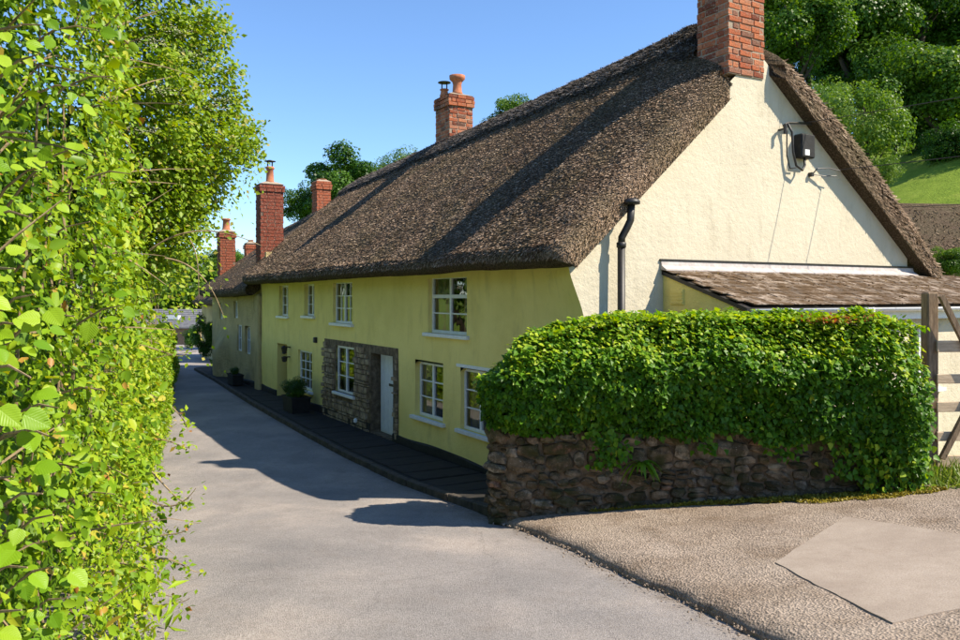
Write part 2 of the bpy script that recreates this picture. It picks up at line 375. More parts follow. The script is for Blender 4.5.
def mth(op, a, b=None):
    x = nd.new('ShaderNodeMath'); x.operation = op
    for i, q in enumerate((a, b)):
        if q is None: continue
        if hasattr(q, 'is_output'): tr_.links.new(q, x.inputs[i])
        else: x.inputs[i].default_value = q
    return x.outputs[0]
ax_ = mth('ABSOLUTE', sx.outputs[0]); vn = mth('PINGPONG', mth('MULTIPLY', mth('SUBTRACT', sx.outputs[1], mth('MULTIPLY', ax_, .75)), 9.0), .5)
vmin = mth('MINIMUM', mth('MULTIPLY', vn, 2.0), mth('MULTIPLY', ax_, 14.0)); bpn = nd.new('ShaderNodeBump'); bpn.inputs['Strength'].default_value = .13; bpn.inputs['Distance'].default_value = .015
tr_.links.new(vmin, bpn.inputs['Height'])
for q in nd:
    if q.type == 'BSDF_PRINCIPLED': tr_.links.new(bpn.outputs[0], q.inputs['Normal'])
M['wood_floor'] = simple('hedge_shade_earth', [(.3, (.03, .025, .015)), (.7, (.07, .055, .03))], 3, .95, .5, .05)

# ------------------------------------------------------------------ leaf clouds
LEAF4 = (np.array([(0, 0, 0), (-.34, .42, .10), (0, .46, -.02), (.34, .42, .10), (0, 1, -.06)]), np.array([(0, 2, 1), (0, 3, 2), (1, 2, 4), (2, 3, 4)]))
LEAF8 = (np.array([(0, 0, 0), (-.22, .16, .05), (-.34, .42, .09), (-.22, .76, .05), (0, 1, -.07), (.22, .76, .05), (.34, .42, .09), (.22, .16, .05), (0, .45, -.03)]), np.array([(8, 1, 0), (8, 2, 1), (8, 3, 2), (8, 4, 3), (8, 5, 4), (8, 6, 5), (8, 7, 6), (8, 0, 7)]))
LEAF6 = (np.array([(0, 0, 0), (-.28, .26, .09), (-.26, .66, .06), (0, 1, -.08), (.26, .66, .06), (.28, .26, .09)]), np.array([(0, 5, 4), (0, 4, 3), (0, 3, 2), (0, 2, 1)]))
LEAF2 = (np.array([(0, 0, 0), (-.38, .5, .08), (.38, .5, .08), (0, 1, 0)]), np.array([(0, 2, 1), (1, 2, 3)]))
BLADE = (np.array([(-.035, 0, 0), (.035, 0, 0), (.025, .55, .04), (-.025, .55, .04), (0, 1, .16)]), np.array([(0, 1, 2), (0, 2, 3), (3, 2, 4)]))
def unit(a): return a/np.maximum(np.linalg.norm(a, axis=-1, keepdims=True), 1e-9)
def leaf_geo(pos, nrm, size, tip=None, tmpl=LEAF4, rg=rng):
    pos = np.asarray(pos, float); N = len(pos); nrm = unit(np.asarray(nrm, float))
    if tip is None: tip = rg.normal(size=(N, 3)); tip[:, 2] -= .5
    t_ = tip-(tip*nrm).sum(-1, keepdims=True)*nrm; t_ = unit(t_); b_ = np.cross(t_, nrm)
    T, F = tmpl; size = np.asarray(size, float).reshape(-1, 1, 1)*np.ones((N, 1, 1))
    V = pos[:, None, :]+size*(T[None, :, 0:1]*b_[:, None, :]+T[None, :, 1:2]*t_[:, None, :]+T[None, :, 2:3]*nrm[:, None, :])
    FF = (F[None]+(np.arange(N)*len(T))[:, None, None]).reshape(-1, 3)
    return V.reshape(-1, 3), FF, len(T)
def leaves(name, pos, nrm, size, mat, parent, var=None, tip=None, tmpl=LEAF4, stuff=True, rg=rng):
    V, F, k = leaf_geo(pos, nrm, size, tip, tmpl, rg)
    if var is None: var = np.clip(rg.beta(2.2, 2.4, len(pos)), 0, 1)
    me = np_mesh(name, V, F, np.repeat(var, k)); o = link(name, me, mat, parent)
    if stuff: o['kind'] = 'stuff'
    return o

# ================================================================== SETTING
# ground: one sheet to the horizon
def axis(lo, hi, a, b, fine, n):
    mid = np.arange(a, b+1e-6, fine)
    l = a-np.geomspace(1, a-lo+1, n)[::-1][:-1]+1; r = b+np.geomspace(1, hi-b+1, n)[1:]-1
    return np.concatenate([l, mid, r])
gx = axis(-2500, 2500, -50, 70, .7, 26); gy = axis(-1500, 3500, -14, 110, .7, 26)
X, Y = np.meshgrid(gx, gy, indexing='ij'); Z = terrain_z(X, Y)
g = link('ground', np_mesh('ground', np.stack([X, Y, Z], -1), grid_faces(len(gx), len(gy))), M['ground'], None, True); g['kind'] = 'structure'
# road
ys = np.concatenate([np.arange(-38, 0, 1.), np.arange(0, 24, .25), np.arange(24, 95, 1.)])
ss = np.linspace(0, 1, 15)
Yg, Sg = np.meshgrid(ys, ss, indexing='ij')
Xg = x_left(Yg)-.6+(x_right(Yg)+.06-x_left(Yg)+.6)*Sg
Zg = road_z(Yg)+.03*(1-(2*Sg-1)**2)-.03+.008*fbm(np.stack([Xg*.8, Yg*.8, 0*Xg], -1))
rd = link('road', np_mesh('road', np.stack([Xg, Yg, Zg], -1), grid_faces(len(ys), len(ss))[:, ::-1], Sg.ravel()), M['road'], None, True); rd['kind'] = 'structure'
# driveway apron of rough concrete, its broken edge a real step
ys = np.concatenate([np.arange(-12, 3, .5), np.arange(3, 11.2, .06), np.arange(11.2, 13.2, .25)])
ds = np.concatenate([[0, 0.0, .02, .06, .12], np.arange(.22, 2.5, .08), np.arange(2.6, 6, .15), np.arange(6, 13, .6)])
Yg, Dg = np.meshgrid(ys, ds, indexing='ij')
jag = .05*fbm(np.stack([Yg*3.0, 0*Yg+3, 0*Yg], -1), 4)+.03*fbm(np.stack([Yg*11, 0*Yg+9, 0*Yg], -1), 2)
end = sstep(10.7, 11.2, Yg)
Xg = x_right(Yg)+Dg+jag*np.exp(-Dg/.3)+end*.9
QD = np.array([(2.59, 7.03), (3.94, 8.63), (5.07, 6.03), (2.71, 5.26)])       # corners of the smooth patch
dmin = np.full(Xg.shape, 9.0)
for i in range(4):
    p0, p1 = QD[i], QD[(i+1) % 4]; e = (p1-p0)/np.linalg.norm(p1-p0); dmin = np.minimum(dmin, (Xg-p0[0])*e[1]-(Yg-p0[1])*e[0])
PM = sstep(-.06, .02, dmin)
prof = np.interp(Dg, [0, .02, .06, .12, .3], [.0, .03, .055, .075, .085])
Zg = road_z(Yg)+prof+(.09*np.clip(Dg, 0, 7))*(1-sstep(11.3, 15, Yg))+.018*fbm(np.stack([Xg*2.5, Yg*2.5, 0*Xg], -1), 4)*np.clip(Dg/.1, 0, 1)*(1-PM)
Zg[:, 0] = road_z(Yg[:, 0])-.12
Xg[:, 1] += .0
ap = link('driveway', np_mesh('driveway', np.stack([Xg, Yg, Zg], -1), grid_faces(len(ys), len(ds))[:, ::-1]), M['apron'], None, True); ap['kind'] = 'structure'
# smooth concrete patch in the driveway
quad = np.array([(2.59, 7.03), (3.94, 8.63), (5.6, 6.6), (4.3, 4.2), (2.71, 5.2)])
def poly_patch(name, corners, mat, parent, off, thick=.02):
    a, b, c, d = corners; n = 40
    s, t_ = np.meshgrid(np.linspace(0, 1, n), np.linspace(0, 1, n), indexing='ij'); s = s[..., None]; t_ = t_[..., None]
    P = (1-s)*(1-t_)*a+s*(1-t_)*b+s*t_*c+(1-s)*t_*d
    P = P+.018*np.stack([fbm(np.stack([P[..., 0]*5, P[..., 1]*5, 0*P[..., 0]], -1), 3), fbm(np.stack([P[..., 0]*5, P[..., 1]*5, 0*P[..., 0]+9], -1), 3)], -1)
    z = drive_z(P[..., 0], P[..., 1])+off
    V = np.concatenate([P, z[..., None]], -1)
    edge = np.concatenate([V[:, 0], V[-1, 1:], V[-2::-1, -1], V[0, -2:0:-1]])
    low = edge.copy(); low[:, 2] -= thick+.03; k = len(edge); nv = n*n
    F = [tuple(f) for f in grid_faces(n, n)[:, ::-1]]
    VV = np.concatenate([V.reshape(-1, 3), edge, low]); F += [(nv+i, nv+(i+1) % k, nv+k+(i+1) % k, nv+k+i) for i in range(k)]
    o = link(name, np_mesh(name, VV, F), mat, parent); return o
po = poly_patch('concrete_patch', [np.array(p) for p in ((2.59, 7.03), (3.94, 8.63), (5.07, 6.03), (2.71, 5.26))], M['slab'], ap, .010)
# pavement, kerb stones and paving slabs in front of the cottages
KU = [(-.6, -1.72), (2.66, -1.49), (5.73, -1.40), (10.1, -1.30), (16.5, -1.05), (20, -.85), (24, -.62), (29, -.45)]
ku = np.array([p[0] for p in KU]); kv = np.array([p[1] for p in KU])
uu = np.arange(-.2, 30, .25); ww = np.linspace(0, 1, 6)
Ug, Wg = np.meshgrid(uu, ww, indexing='ij'); kvv = np.interp(Ug, ku, kv)
Vg = kvv+.10+( .3-kvv)*Wg; px, py = xy(Vg, Ug)
pz = road_z(py)+.085+.02*Wg
pv = link('pavement', np_mesh('pavement', np.stack([px, py, pz], -1), grid_faces(len(uu), len(ww))), M['paving'], None, True); pv['kind'] = 'structure'
mb = MB().box((-.06, -.44, -.2), (.06, .44, .0), .015); kme = mb.mesh('kerb_stone'); kme.materials.append(M['kerb'])
u = .1
while u < 29:
    v = float(np.interp(u, ku, kv)); x, y = xy(v+.04, u); dv = (np.interp(u+.4, ku, kv)-np.interp(u-.4, ku, kv))/.8
    o = link('kerb_stone', kme, None, pv); o.location = (x, y, float(road_z(y))+.10+random.uniform(-.008, .008))
    slope = math.atan(float(road_z(xy(v, u+.4)[1])-road_z(xy(v, u-.4)[1]))/.8)
    o.rotation_euler = (slope, random.uniform(-.02, .02), TH-math.atan(dv)+random.uniform(-.012, .012))
    u += .9
mb = MB().box((-.56, -.36, -.05), (.56, .36, 0), .012); sme = mb.mesh('paving_slab'); sme.materials.append(M['paving'])
u = 1.2
while u < 18.5:
    v = float(np.interp(u, ku, kv)); x, y = xy(v/2+.05, u)
    o = link('paving_slab', sme, None, pv); o.location = (x, y, float(road_z(y))+.118+random.uniform(-.004, .006)); o.scale = (abs(v+.15)/1.2, 1, 1)
    slope = math.atan(float(road_z(xy(v, u+.4)[1])-road_z(xy(v, u-.4)[1]))/.8)
    o.rotation_euler = (slope+random.uniform(-.006, .006), random.uniform(-.008, .008), TH); u += .74

# ================================================================== COTTAGE BUILDERS (local frame: x = v, y = u, z)
def at_cottage(name, label, cat, group=None):
    return thing(name, label, cat, (CX, CY, 0), TH, group)
def flare(z, u): return .34*sstep(2.75, 4.0, z)**1.3*np.exp(-np.maximum(u, 0)/.9)
def wall_v(u, z, base=0., amp=.022, fl=True):
    p = np.stack([np.asarray(u)*.7, np.asarray(z)*.9, 0*np.asarray(u)+base*3], -1)
    v = base+amp*fbm(p, 3)*np.clip(np.abs(u)/.4, 0, 1)
    return v-(flare(z, u) if fl else 0)
def wall_panel(name, u0, u1, z0, z1, openings, mat, parent, vf, step=.16, depth=.24):
    us = set(np.round(np.linspace(u0, u1, int((u1-u0)/step)+1), 3)); zs = set(np.round(np.linspace(z0, z1, int((z1-z0)/step)+1), 3))
    for o in openings:
        us = {a for a in us if abs(a-o[0]) > .04 and abs(a-o[1]) > .04} | {o[0], o[1]}
        zs = {a for a in zs if abs(a-o[2]) > .04 and abs(a-o[3]) > .04} | {o[2], o[3]}
    us = np.array(sorted(us)); zs = np.array(sorted(zs))
    U, Zz = np.meshgrid(us, zs, indexing='ij'); V = np.stack([vf(U, Zz), U, Zz], -1).reshape(-1, 3)
    F = []
    for i in range(len(us)-1):
        for j in range(len(zs)-1):
            uc = (us[i]+us[i+1])/2; zc = (zs[j]+zs[j+1])/2
            if any(o[0] < uc < o[1] and o[2] < zc < o[3] for o in openings): continue
            a = i*len(zs)+j; F.append((a, a+1, a+len(zs)+1, a+len(zs)))
    V = list(map(tuple, V)); 
    for o in openings:
        d = o[4] if len(o) > 4 else depth
        us_ = us[(us >= o[0]-1e-6) & (us <= o[1]+1e-6)]; zs_ = zs[(zs >= o[2]-1e-6) & (zs <= o[3]+1e-6)]
        loop = [(a, o[2]) for a in us_]+[(o[1], b) for b in zs_[1:]]+[(a, o[3]) for a in us_[::-1][1:]]+[(o[0], b) for b in zs_[::-1][1:-1]]
        n0 = len(V); k = len(loop)
        for (a, b) in loop:
            vv = float(vf(np.array(a), np.array(b))); V.append((vv, a, b)); V.append((d, a, b))
        for i in range(k):
            a = n0+2*i; b = n0+2*((i+1) % k); F.append((a, b, b+1, a+1))
    me = np_mesh(name, V, F); return link(name, me, mat, parent, True)

def make_window(parent, u0, u1, z0, z1, cols, rows, vin=.10, heavy=None, curtain=True, sill=True, label=None, tilt=.012):
    fr_ = MB(); b = .06; v0, v1 = vin, vin+.06
    fr_.box((v0, u0+.004, z0), (v1, u0+b, z1-.004)); fr_.box((v0, u1-b, z0), (v1, u1-.004, z1-.004))
    fr_.box((v0+.003, u0+b, z1-b), (v1, u1-b, z1-.004)); fr_.box((v0+.003, u0+b, z0), (v1, u1-b, z0+b))
    wd = fr_.build('window', M['white'], parent)
    if label: wd['label'] = label
    iu = np.linspace(u0+b, u1-b, cols+1)
    iz = np.array([z0+b+(z1-z0-2*b)*r for r in rows])
    for i, a in enumerate(iu[1:-1]):
        wdt = .035 if (cols == 2 or (cols == 4 and i == 1)) else .014
        MB().box((v0-.004 if wdt > .02 else v0+.012, a-wdt, z0+b-.002), (v1-.006, a+wdt, z1-b+.002)).build('mullion' if wdt > .02 else 'glazing_bar', M['white'], wd)
    for k, zz in enumerate(iz[1:-1]):
        hw = .036 if heavy == k else .013
        MB().box((v0-.007 if hw > .02 else v0+.015, u0+b-.002, zz-hw), (v1-.009, u1-b+.002, zz+hw)).build('transom' if hw > .02 else 'glazing_bar', M['white'], wd)
    for i in range(cols):
        for k in range(len(iz)-1):
            du, dz = (iu[i+1]-iu[i])/2, (iz[k+1]-iz[k])/2
            V = [(0, -du, -dz), (0, du, -dz), (0, du, dz), (0, -du, dz)]
            o = link('pane', np_mesh('pane', V, [(3, 2, 1, 0)]), M['glass'], wd)
            o.location = (v0+.03, (iu[i]+iu[i+1])/2, (iz[k]+iz[k+1])/2); o.rotation_euler = (0, random.uniform(-tilt, tilt), random.uniform(-tilt, tilt))
    if sill:
        s = MB().box((-.085, u0-.12, z0-.075), (v0+.02, u1+.12, z0-.002), .008); s.build('sill', M['white'], wd)
    V = [(v1, u0, z0), (v1, u1, z0), (v1, u1, z1), (v1, u0, z1), (.95, u0-.4, z0-.4), (.95, u1+.4, z0-.4), (.95, u1+.4, z1+.2), (.95, u0-.4, z1+.2)]
    link('room_lining', np_mesh('room_lining', V, [(0, 1, 5, 4), (1, 2, 6, 5), (2, 3, 7, 6), (3, 0, 4, 7), (4, 5, 6, 7)]), M['inside'], wd)
    if curtain:
        for sgn in (0, 1):
            wdt = (u1-u0)*random.uniform(.16, .3); a = u0+.05 if sgn == 0 else u1-.05-wdt
            n = 15; q = np.linspace(0, 1, n); cv = .22+.025*np.sin(q*22+sgn)
            V = np.concatenate([np.stack([cv, a+wdt*q, 0*q+z0+.02], -1), np.stack([cv, a+wdt*q, 0*q+z1-.02], -1)])
            link('curtain', np_mesh('curtain', V, [(i, i+1, n+i+1, n+i) for i in range(n-1)]), M['curtain'], wd, True)
    return wd

# ---- thatch
def thatch(parent, u0, u1, zr_f, under_apex, ve=-.6, ze=4.15, vb=8.75, zb=4.05, vr=3.7, verge0=True, notch=None, du=.1, nt=46, straw_n=60000, seed=1, ewave=.03, straw_cap=6000, name='roof'):
    rg = np.random.default_rng(seed)
    us = np.concatenate([u0+np.array([0, .012, .04, .08, .13, .19, .26, .34]), np.arange(u0+.44, u1+1e-6, du)]) if verge0 else np.arange(u0, u1+1e-6, du)
    zr = zr_f(us)[:, None]; ew = ewave*fbm(np.stack([us*.35, us*0+seed, us*0], -1), 3)[:, None]
    q = np.linspace(0, 1, nt)[None, :]
    fn = np.array([(.27, -.30), (.13, -.31), (.04, -.25), (-.01, -.15), (.0, -.04), (.06, .05)])
    ones = np.ones((len(us), 1))
    Tv = [ones*(ve+a) for a, b in fn]; Tz = [ones*(ze+b)+ew for a, b in fn]
    v_ = ve+.10+(vr-ve-.10)*q*ones; s_ = q*ones
    z_ = (ze+.09+ew)+(zr-ze-.09-ew)*(s_+.012*np.sin(math.pi*s_)) - .10*np.exp(-((1-s_)/.05)**2)
    back = np.linspace(0, 1, 26)[None, 1:]*ones
    vbk = vr+(vb-.10-vr)*back; zbk = zr+(zb+.09-zr)*(back-.09*np.sin(math.pi*back)) - .10*np.exp(-(back/.06)**2)
    Tv = np.concatenate(Tv+[v_, vbk]+[ones*(vb-a) for a, b in fn[::-1]], 1); Tz = np.concatenate(Tz+[z_, zbk]+[ones*(zb+b) for a, b in fn[::-1]], 1)
    Tu = us[:, None]*np.ones_like(Tv)
    T = np.stack([Tv, Tu, Tz], -1)
    def under(v):
        f = np.interp(v, [ve+.27, vr, vb-.27], [ze-.30, under_apex, zb-.30]); return f
    Bv = np.clip(Tv, ve+.27, vb-.27); B = np.stack([Bv, Tu, under(Bv)+ew], -1)
    nfr = len(fn)+nt
    # lumpy surface
    Nf = np.zeros_like(T); Nf[:, :nfr] = (-.69, 0, .72); Nf[:, nfr:] = (.67, 0, .74)
    T += Nf*(.035*fbm(T*np.array([.9, .9, .9])+seed, 3)+.008*vnoise(T*5.5))[..., None]
    if verge0:
        k = np.clip((u0+.30-us)/.30, 0, 1); sh = (1-np.sqrt(np.maximum(0, 1-k*k)))[:, None, None]
        T = T*(1-.42*sh)+B*(.42*sh)
        if notch:
            wgt = sstep(notch[0]-.12, notch[0]+.03, T[..., 0])*(1-sstep(notch[1]-.03, notch[1]+.12, T[..., 0]))
            for A in (T, B): A[..., 1] = np.maximum(A[..., 1], u0+(notch[2]-u0)*wgt+.0*us[:, None])
    nu, n = T.shape[:2]
    V = np.concatenate([T.reshape(-1, 3), B.reshape(-1, 3)]); gf = grid_faces(nu, n)
    ends = []
    off = nu*n
    for row, flip in ((0, False), (nu-1, True)):
        for j in range(n-1):
            f = (row*n+j, row*n+j+1, off+row*n+j+1, off+row*n+j); ends.append(f[::-1] if flip else f)
    F = [tuple(f) for f in gf[:, ::-1]]+[tuple(off+i for i in f) for f in gf]+ends
    roof = link(name, np_mesh(name, V, F), M['thatch'], parent, True)
    # straw ends standing out of the surface, denser towards the street end
    def put(i, j, a, b, nm, mat, tip, nrm, size, var):
        P = (T[i, j]*(1-a)[:, None]+T[i+1, j]*a[:, None])*(1-b)[:, None]+(T[i, j+1]*(1-a)[:, None]+T[i+1, j+1]*a[:, None])*b[:, None]
        return P
    def straw(cnt, j0, j1, bias):
        i = np.minimum((nu-1)*rg.random(cnt)**bias, nu-2).astype(int); j = j0+((j1-j0-1)*rg.random(cnt)).astype(int); a = rg.random(cnt); b = rg.random(cnt)
        P = put(i, j, a, b, *[None]*6)
        du_ = unit(T[i+1, j]-T[i, j]+np.array([0, 1e-4, 0])); dv_ = unit(T[i, j+1]-T[i, j]); nn = unit(np.cross(dv_, du_))
        nn *= np.sign(np.where(np.abs(nn[:, 2:3]) > .05, nn[:, 2:3], 1)); return P, du_, dv_, nn
    STR = (np.array([(-.085, 0, 0), (.085, 0, 0), (.05, 1, .0), (-.05, 1, .0)]), np.array([(0, 1, 2), (0, 2, 3)]))
    P, du_, dv_, nn = straw(straw_n, 3, nfr-2, 1.55)
    tip = -dv_*1.0+nn*rg.uniform(.12, .5, (len(P), 1))+rg.normal(0, .16, P.shape)
    side = unit(np.cross(tip, nn+rg.normal(0, .4, nn.shape)))
    nr = np.cross(side, tip)
    var = np.clip(.5+.28*rg.normal(size=len(P))+.25*fbm(P*np.array([2.2, 2.2, 2.2]), 2), 0, 1)
    leaves('straw', P-nn*.012, nr, rg.uniform(.032, .08, len(P)), M['straw'], roof, var, tip, STR, rg=rg)
    P, du_, dv_, nn = straw(straw_n//10, nfr+1, n-2, 1.6)
    tip = dv_*1.0+nn*rg.uniform(.2, .7, (len(P), 1))+rg.normal(0, .25, P.shape); nr = nn+rg.normal(0, .3, nn.shape)
    leaves('straw', P-nn*.015, nr, rg.uniform(.06, .14, len(P)), M['straw'], roof, None, tip, STR, rg=rg)
    if verge0:      # cut straw ends on the verge
        j = (3+(n-7)*rg.random(straw_cap)).astype(int); a = rg.random((straw_cap, 1)); b = rg.random((straw_cap, 1))
        top = T[0, j]*(1-b)+T[0, j+1]*b; bot = B[0, j]*(1-b)+B[0, j+1]*b; P = top*(1-a)+bot*a+np.array([0, .0, .02])
        dn = unit(np.where((j < nfr)[:, None], np.array([-.72, 0, -.69]), np.array([.67, 0, -.74])))
        tip = dn*1.0+np.array([0, -1, 0])*rg.uniform(.1, .5, (straw_cap, 1))+rg.normal(0, .2, P.shape)
        leaves('straw', P+np.array([0, -.004, 0]), rg.normal(0, .35, P.shape)+np.array([0, -1, .2]), rg.uniform(.03, .075, straw_cap), M['straw'], roof, None, tip, STR, rg=rg)
        cv = 22000; i = (7*rg.random(cv)).astype(int); j = (3+(n-7)*rg.random(cv)).astype(int); a = rg.random(cv); b = rg.random(cv)
        P = put(i, j, a, b, *[None]*6); fr_ = (j < nfr)[:, None]; dn = unit(np.where(fr_, np.array([-.72, 0, -.69]), np.array([.67, 0, -.74]))); nn = unit(np.where(fr_, np.array([-.45, -.75, .5]), np.array([.45, -.75, .5])))
        keep = (P[:, 0] < notch[0]-.05) | (P[:, 0] > notch[1]+.05) if notch else np.ones(cv, bool); P, dn, nn = P[keep], dn[keep], nn[keep]
        leaves('straw', P, nn+rg.normal(0, .3, P.shape), rg.uniform(.03, .075, len(P)), M['straw'], roof, None, dn+nn*rg.uniform(.1, .4, (len(P), 1))+rg.normal(0, .2, P.shape), STR, rg=rg)
    # block ridge lying over the top
    sel = [i for i in range(nu) if us[i] > u0+(1.0 if verge0 else .0)]
    vv = np.array([-.78, -.74, -.45, -.15, 0, .15, .45, .75, .78]); rows = []
    for i in sel:
        s = T[i, :, :]; o_ = np.argsort(s[:, 0]); zz = np.interp(vr+vv, s[o_, 0], s[o_, 2])
        lift = np.array([-.05, .10, .11, .11, .09, .11, .11, .10, -.05])+.02*vnoise(np.array([[us[i]*4, k*1., seed] for k in range(9)]))
        rows.append(np.stack([vr+vv, 0*vv+us[i], zz+lift], -1))
    rows = np.array(rows)
    rc = link('ridge_cap', np_mesh('ridge_cap', rows.reshape(-1, 3), grid_faces(len(sel), 9)[:, ::-1]), M['thatch'], roof, True)
    cnt = straw_n//5
    i = ((len(sel)-1)*rg.random(cnt)**1.4).astype(int); j = (6*rg.random(cnt)).astype(int); a = rg.random((cnt, 1)); b = rg.random((cnt, 1))
    P = (rows[i, j]*(1-a)+rows[i+1, j]*a)*(1-b)+(rows[i, j+1]*(1-a)+rows[i+1, j+1]*a)*b
    tip = np.array([-.7, .0, -.6])+rg.normal(0, .2, P.shape); tip[:, 1] += rg.choice([-1, 1], cnt)*.8
    leaves('straw', P, np.array([-.5, 0, .8])+rg.normal(0, .22, P.shape), rg.uniform(.05, .12, cnt), M['ridgestraw'], roof, None, tip, STR, rg=rg)
    return roof

# ---- chimneys
def chimney(parent, v, u, dv, du, z0, z1, L=.3, H=.095, mat='brick', single=True, corbel=2, label=None, seed=3):
    rd_ = random.Random(seed); g_ = .014 if single else .020; core = MB(); top = z1-corbel*(H+g_)
    core.box((v-dv/2+.014, u-du/2+.014, z0), (v+dv/2-.014, u+du/2-.014, z1-.01))
    ch = core.build('chimney', M['mortar' if single else 'sootmortar'], parent)
    if label: ch['label'] = label
    bm_ = MB().box((-.5, -.5, -.5), (.5, .5, .5)); unit_b = None; cache = {}
    joined = MB(); nb = 0
    def put(cx, cy, cz, lx, ly):
        nonlocal nb
        if single:
            key = (round(lx, 2), round(ly, 2))
            if key not in cache:
                m = MB().box((-lx/2, -ly/2, -H/2), (lx/2, ly/2, H/2), .010).mesh('brick'); m.materials.append(M[mat]); cache[key] = m
            o = link('brick', cache[key], None, ch); o.location = (cx+rd_.uniform(-.009, .009), cy+rd_.uniform(-.009, .009), cz+rd_.uniform(-.005, .005))
            o.rotation_euler = (rd_.uniform(-.025, .025), rd_.uniform(-.03, .03), rd_.uniform(-.03, .03))
        else:
            e = rd_.uniform(-.006, .006); joined.box((cx-lx/2-e, cy-ly/2-e, cz-H/2), (cx+lx/2+e, cy+ly/2+e, cz+H/2)); nb += 1
    n = int((z1-z0)/(H+g_)); D = .1
    for k in range(n):
        z = z0+(k+.5)*(H+g_); ex = 0
        if corbel and z > top-H*1.0: ex = .045
        if corbel and z > top+H*1.5: ex = .02
        dv_, du_ = dv+2*ex, du+2*ex
        def run(length, odd):
            q = []; p = 0
            first = L/2 if odd else L
            while p < length-1e-4:
                l = min(first if p == 0 else L, length-p)
                if length-p-l < L*.3: l = length-p
                q.append((p, l)); p += l
            return q
        odd = k % 2
        fullv = not odd
        lenv = dv_ if fullv else dv_-2*D; lenu = du_-2*D if fullv else du_
        for sg in (-1, 1):
            for (p, l) in run(lenv, odd): put(v-lenv/2+p+l/2, u+sg*(du_/2-D/2), z, l-g_, D)
            for (p, l) in run(lenu, not odd): put(v+sg*(dv_/2-D/2), u-lenu/2+p+l/2, z, D, l-g_)
    if not single:
        o = joined.build('brickwork', M[mat], ch); o['kind'] = 'stuff'
    # flaunching
    MB().add([(v-dv/2-.02, u-du/2-.02, z1-.012), (v+dv/2+.02, u-du/2-.02, z1-.012), (v+dv/2+.02, u+du/2+.02, z1-.012), (v-dv/2-.02, u+du/2+.02, z1-.012),
              (v-dv/4, u-du/4, z1+.09), (v+dv/4, u-du/4, z1+.09), (v+dv/4, u+du/4, z1+.09), (v-dv/4, u+du/4, z1+.09)],
             [(0, 1, 5, 4), (1, 2, 6, 5), (2, 3, 7, 6), (3, 0, 4, 7), (4, 5, 6, 7), (3, 2, 1, 0)]).build('mortar_flaunching', M['mortar'], ch)
    return ch
def pot(ch, v, u, z, h, r, kind='plain'):
    pr = [(r*1.15, 0), (r*1.15, .06), (r, .09), (r*.86, h*.82), (r*1.12, h*.86), (r*1.15, h*.96), (r*.95, h), (r*.7, h), (r*.65, h*.5)]
    if kind == 'flared': pr = [(r*1.1, 0), (r*1.1, .07), (r*.95, .1), (r*.85, h*.55), (r*.95, h*.6), (r*.95, h*.66), (r*1.15, h*.72), (r*1.55, h*.82), (r*1.6, h), (r*1.3, h), (r*.8, h*.7)]
    p = MB().lathe(pr, (v, u, z), 16).build('chimney_pot', M['terracotta'], ch, True)
    return p
def cowl(ch, v, u, z, r):
    m = MB()
    for k in range(4):
        a = k*math.pi/2+.4; m.tube([(v+r*.7*math.cos(a), u+r*.7*math.sin(a), z-.08), (v+r*.7*math.cos(a), u+r*.7*math.sin(a), z+.16)], .014, 5)
    m.lathe([(r*.2, .2), (r*1.3, .155), (r*1.32, .145), (r*1.3, .14)], (v, u, z), 16); m.build('cowl', M['iron'], ch)

# ================================================================== THE NEAR COTTAGE
cot = at_cottage('thatched_cottage', 'long yellow thatched cottage with cream gable end beside the lane', 'cottage')
OP = dict(w1=(3.72, 5.41, 2.66, 3.83), w2=(9.88, 11.34, 2.70, 3.82), w3=(12.99, 13.95, 2.84, 3.79), w4=(15.64, 16.69, 2.78, 3.78),
          l1=(4.72, 6.05, .86, 2.02), l2=(2.66, 3.96, .86, 2.03), l3=(9.73, 11.1, .86, 2.10), l4=(13.18, 14.56, .62, 1.78))
door = (7.22, 8.60, .10, 2.06, .46); porch = (15.72, 16.93, -.02, 1.87, .95)
wall_panel('facade_wall', 0, 18.9, -.5, 4.25, list(OP.values())+[door, porch], M['yellow'], cot, lambda u, z: wall_v(u, z))
# gable wall
def gable_top(v): return np.interp(v, [-.4, 3.7, 8.4], [3.92, 7.62, 3.9])
vs = np.concatenate([[0, .03], np.arange(.12, 7.95, .14), [7.95]]); tt = np.linspace(0, 1, 56)
Vv, Tt = np.meshgrid(vs, tt, indexing='ij'); Zz = -.5+(gable_top(Vv)+.02+.5)*Tt
fl = flare(Zz, 0*Zz)*np.exp(-Vv/.8); uu_ = .02*fbm(np.stack([Vv*.7, Zz*.7, 0*Vv+7], -1), 3)*np.clip(Vv/.5, 0, 1)
link('gable_wall', np_mesh('gable_wall', np.stack([Vv-fl, uu_, Zz], -1), grid_faces(len(vs), len(tt))), M['cream'], cot, True)
MB().box((7.70, .02, -.5), (7.93, 18.9, 4.3)).build('rear_wall', M['cream'], cot)
MB().box((.1, 18.7, -.5), (7.7, 18.88, 5.0)).build('party_wall', M['greyrender'], cot)
make_window(cot, *OP['w1'], 2, [0, .33, .66, 1], heavy=1, vin=.09)
make_window(cot, *OP['w2'], 4, [0, .34, .67, 1], vin=.08)
make_window(cot, *OP['w3'], 2, [0, .34, .67, 1], vin=.12)
make_window(cot, *OP['w4'], 2, [0, .34, .67, 1], vin=.12)
make_window(cot, *OP['l1'], 2, [0, .34, .67, 1], vin=.11)
make_window(cot, *OP['l2'], 2, [0, .34, .67, 1], vin=.07)
make_window(cot, *OP['l3'], 2, [0, .34, .67, 1], vin=.05)
make_window(cot, *OP['l4'], 3, [0, .25, .5, .75, 1], vin=.07)
MB().box((-.03, 2.5, 2.05), (.05, 4.1, 2.11)).build('lintel', M['white'], cot)
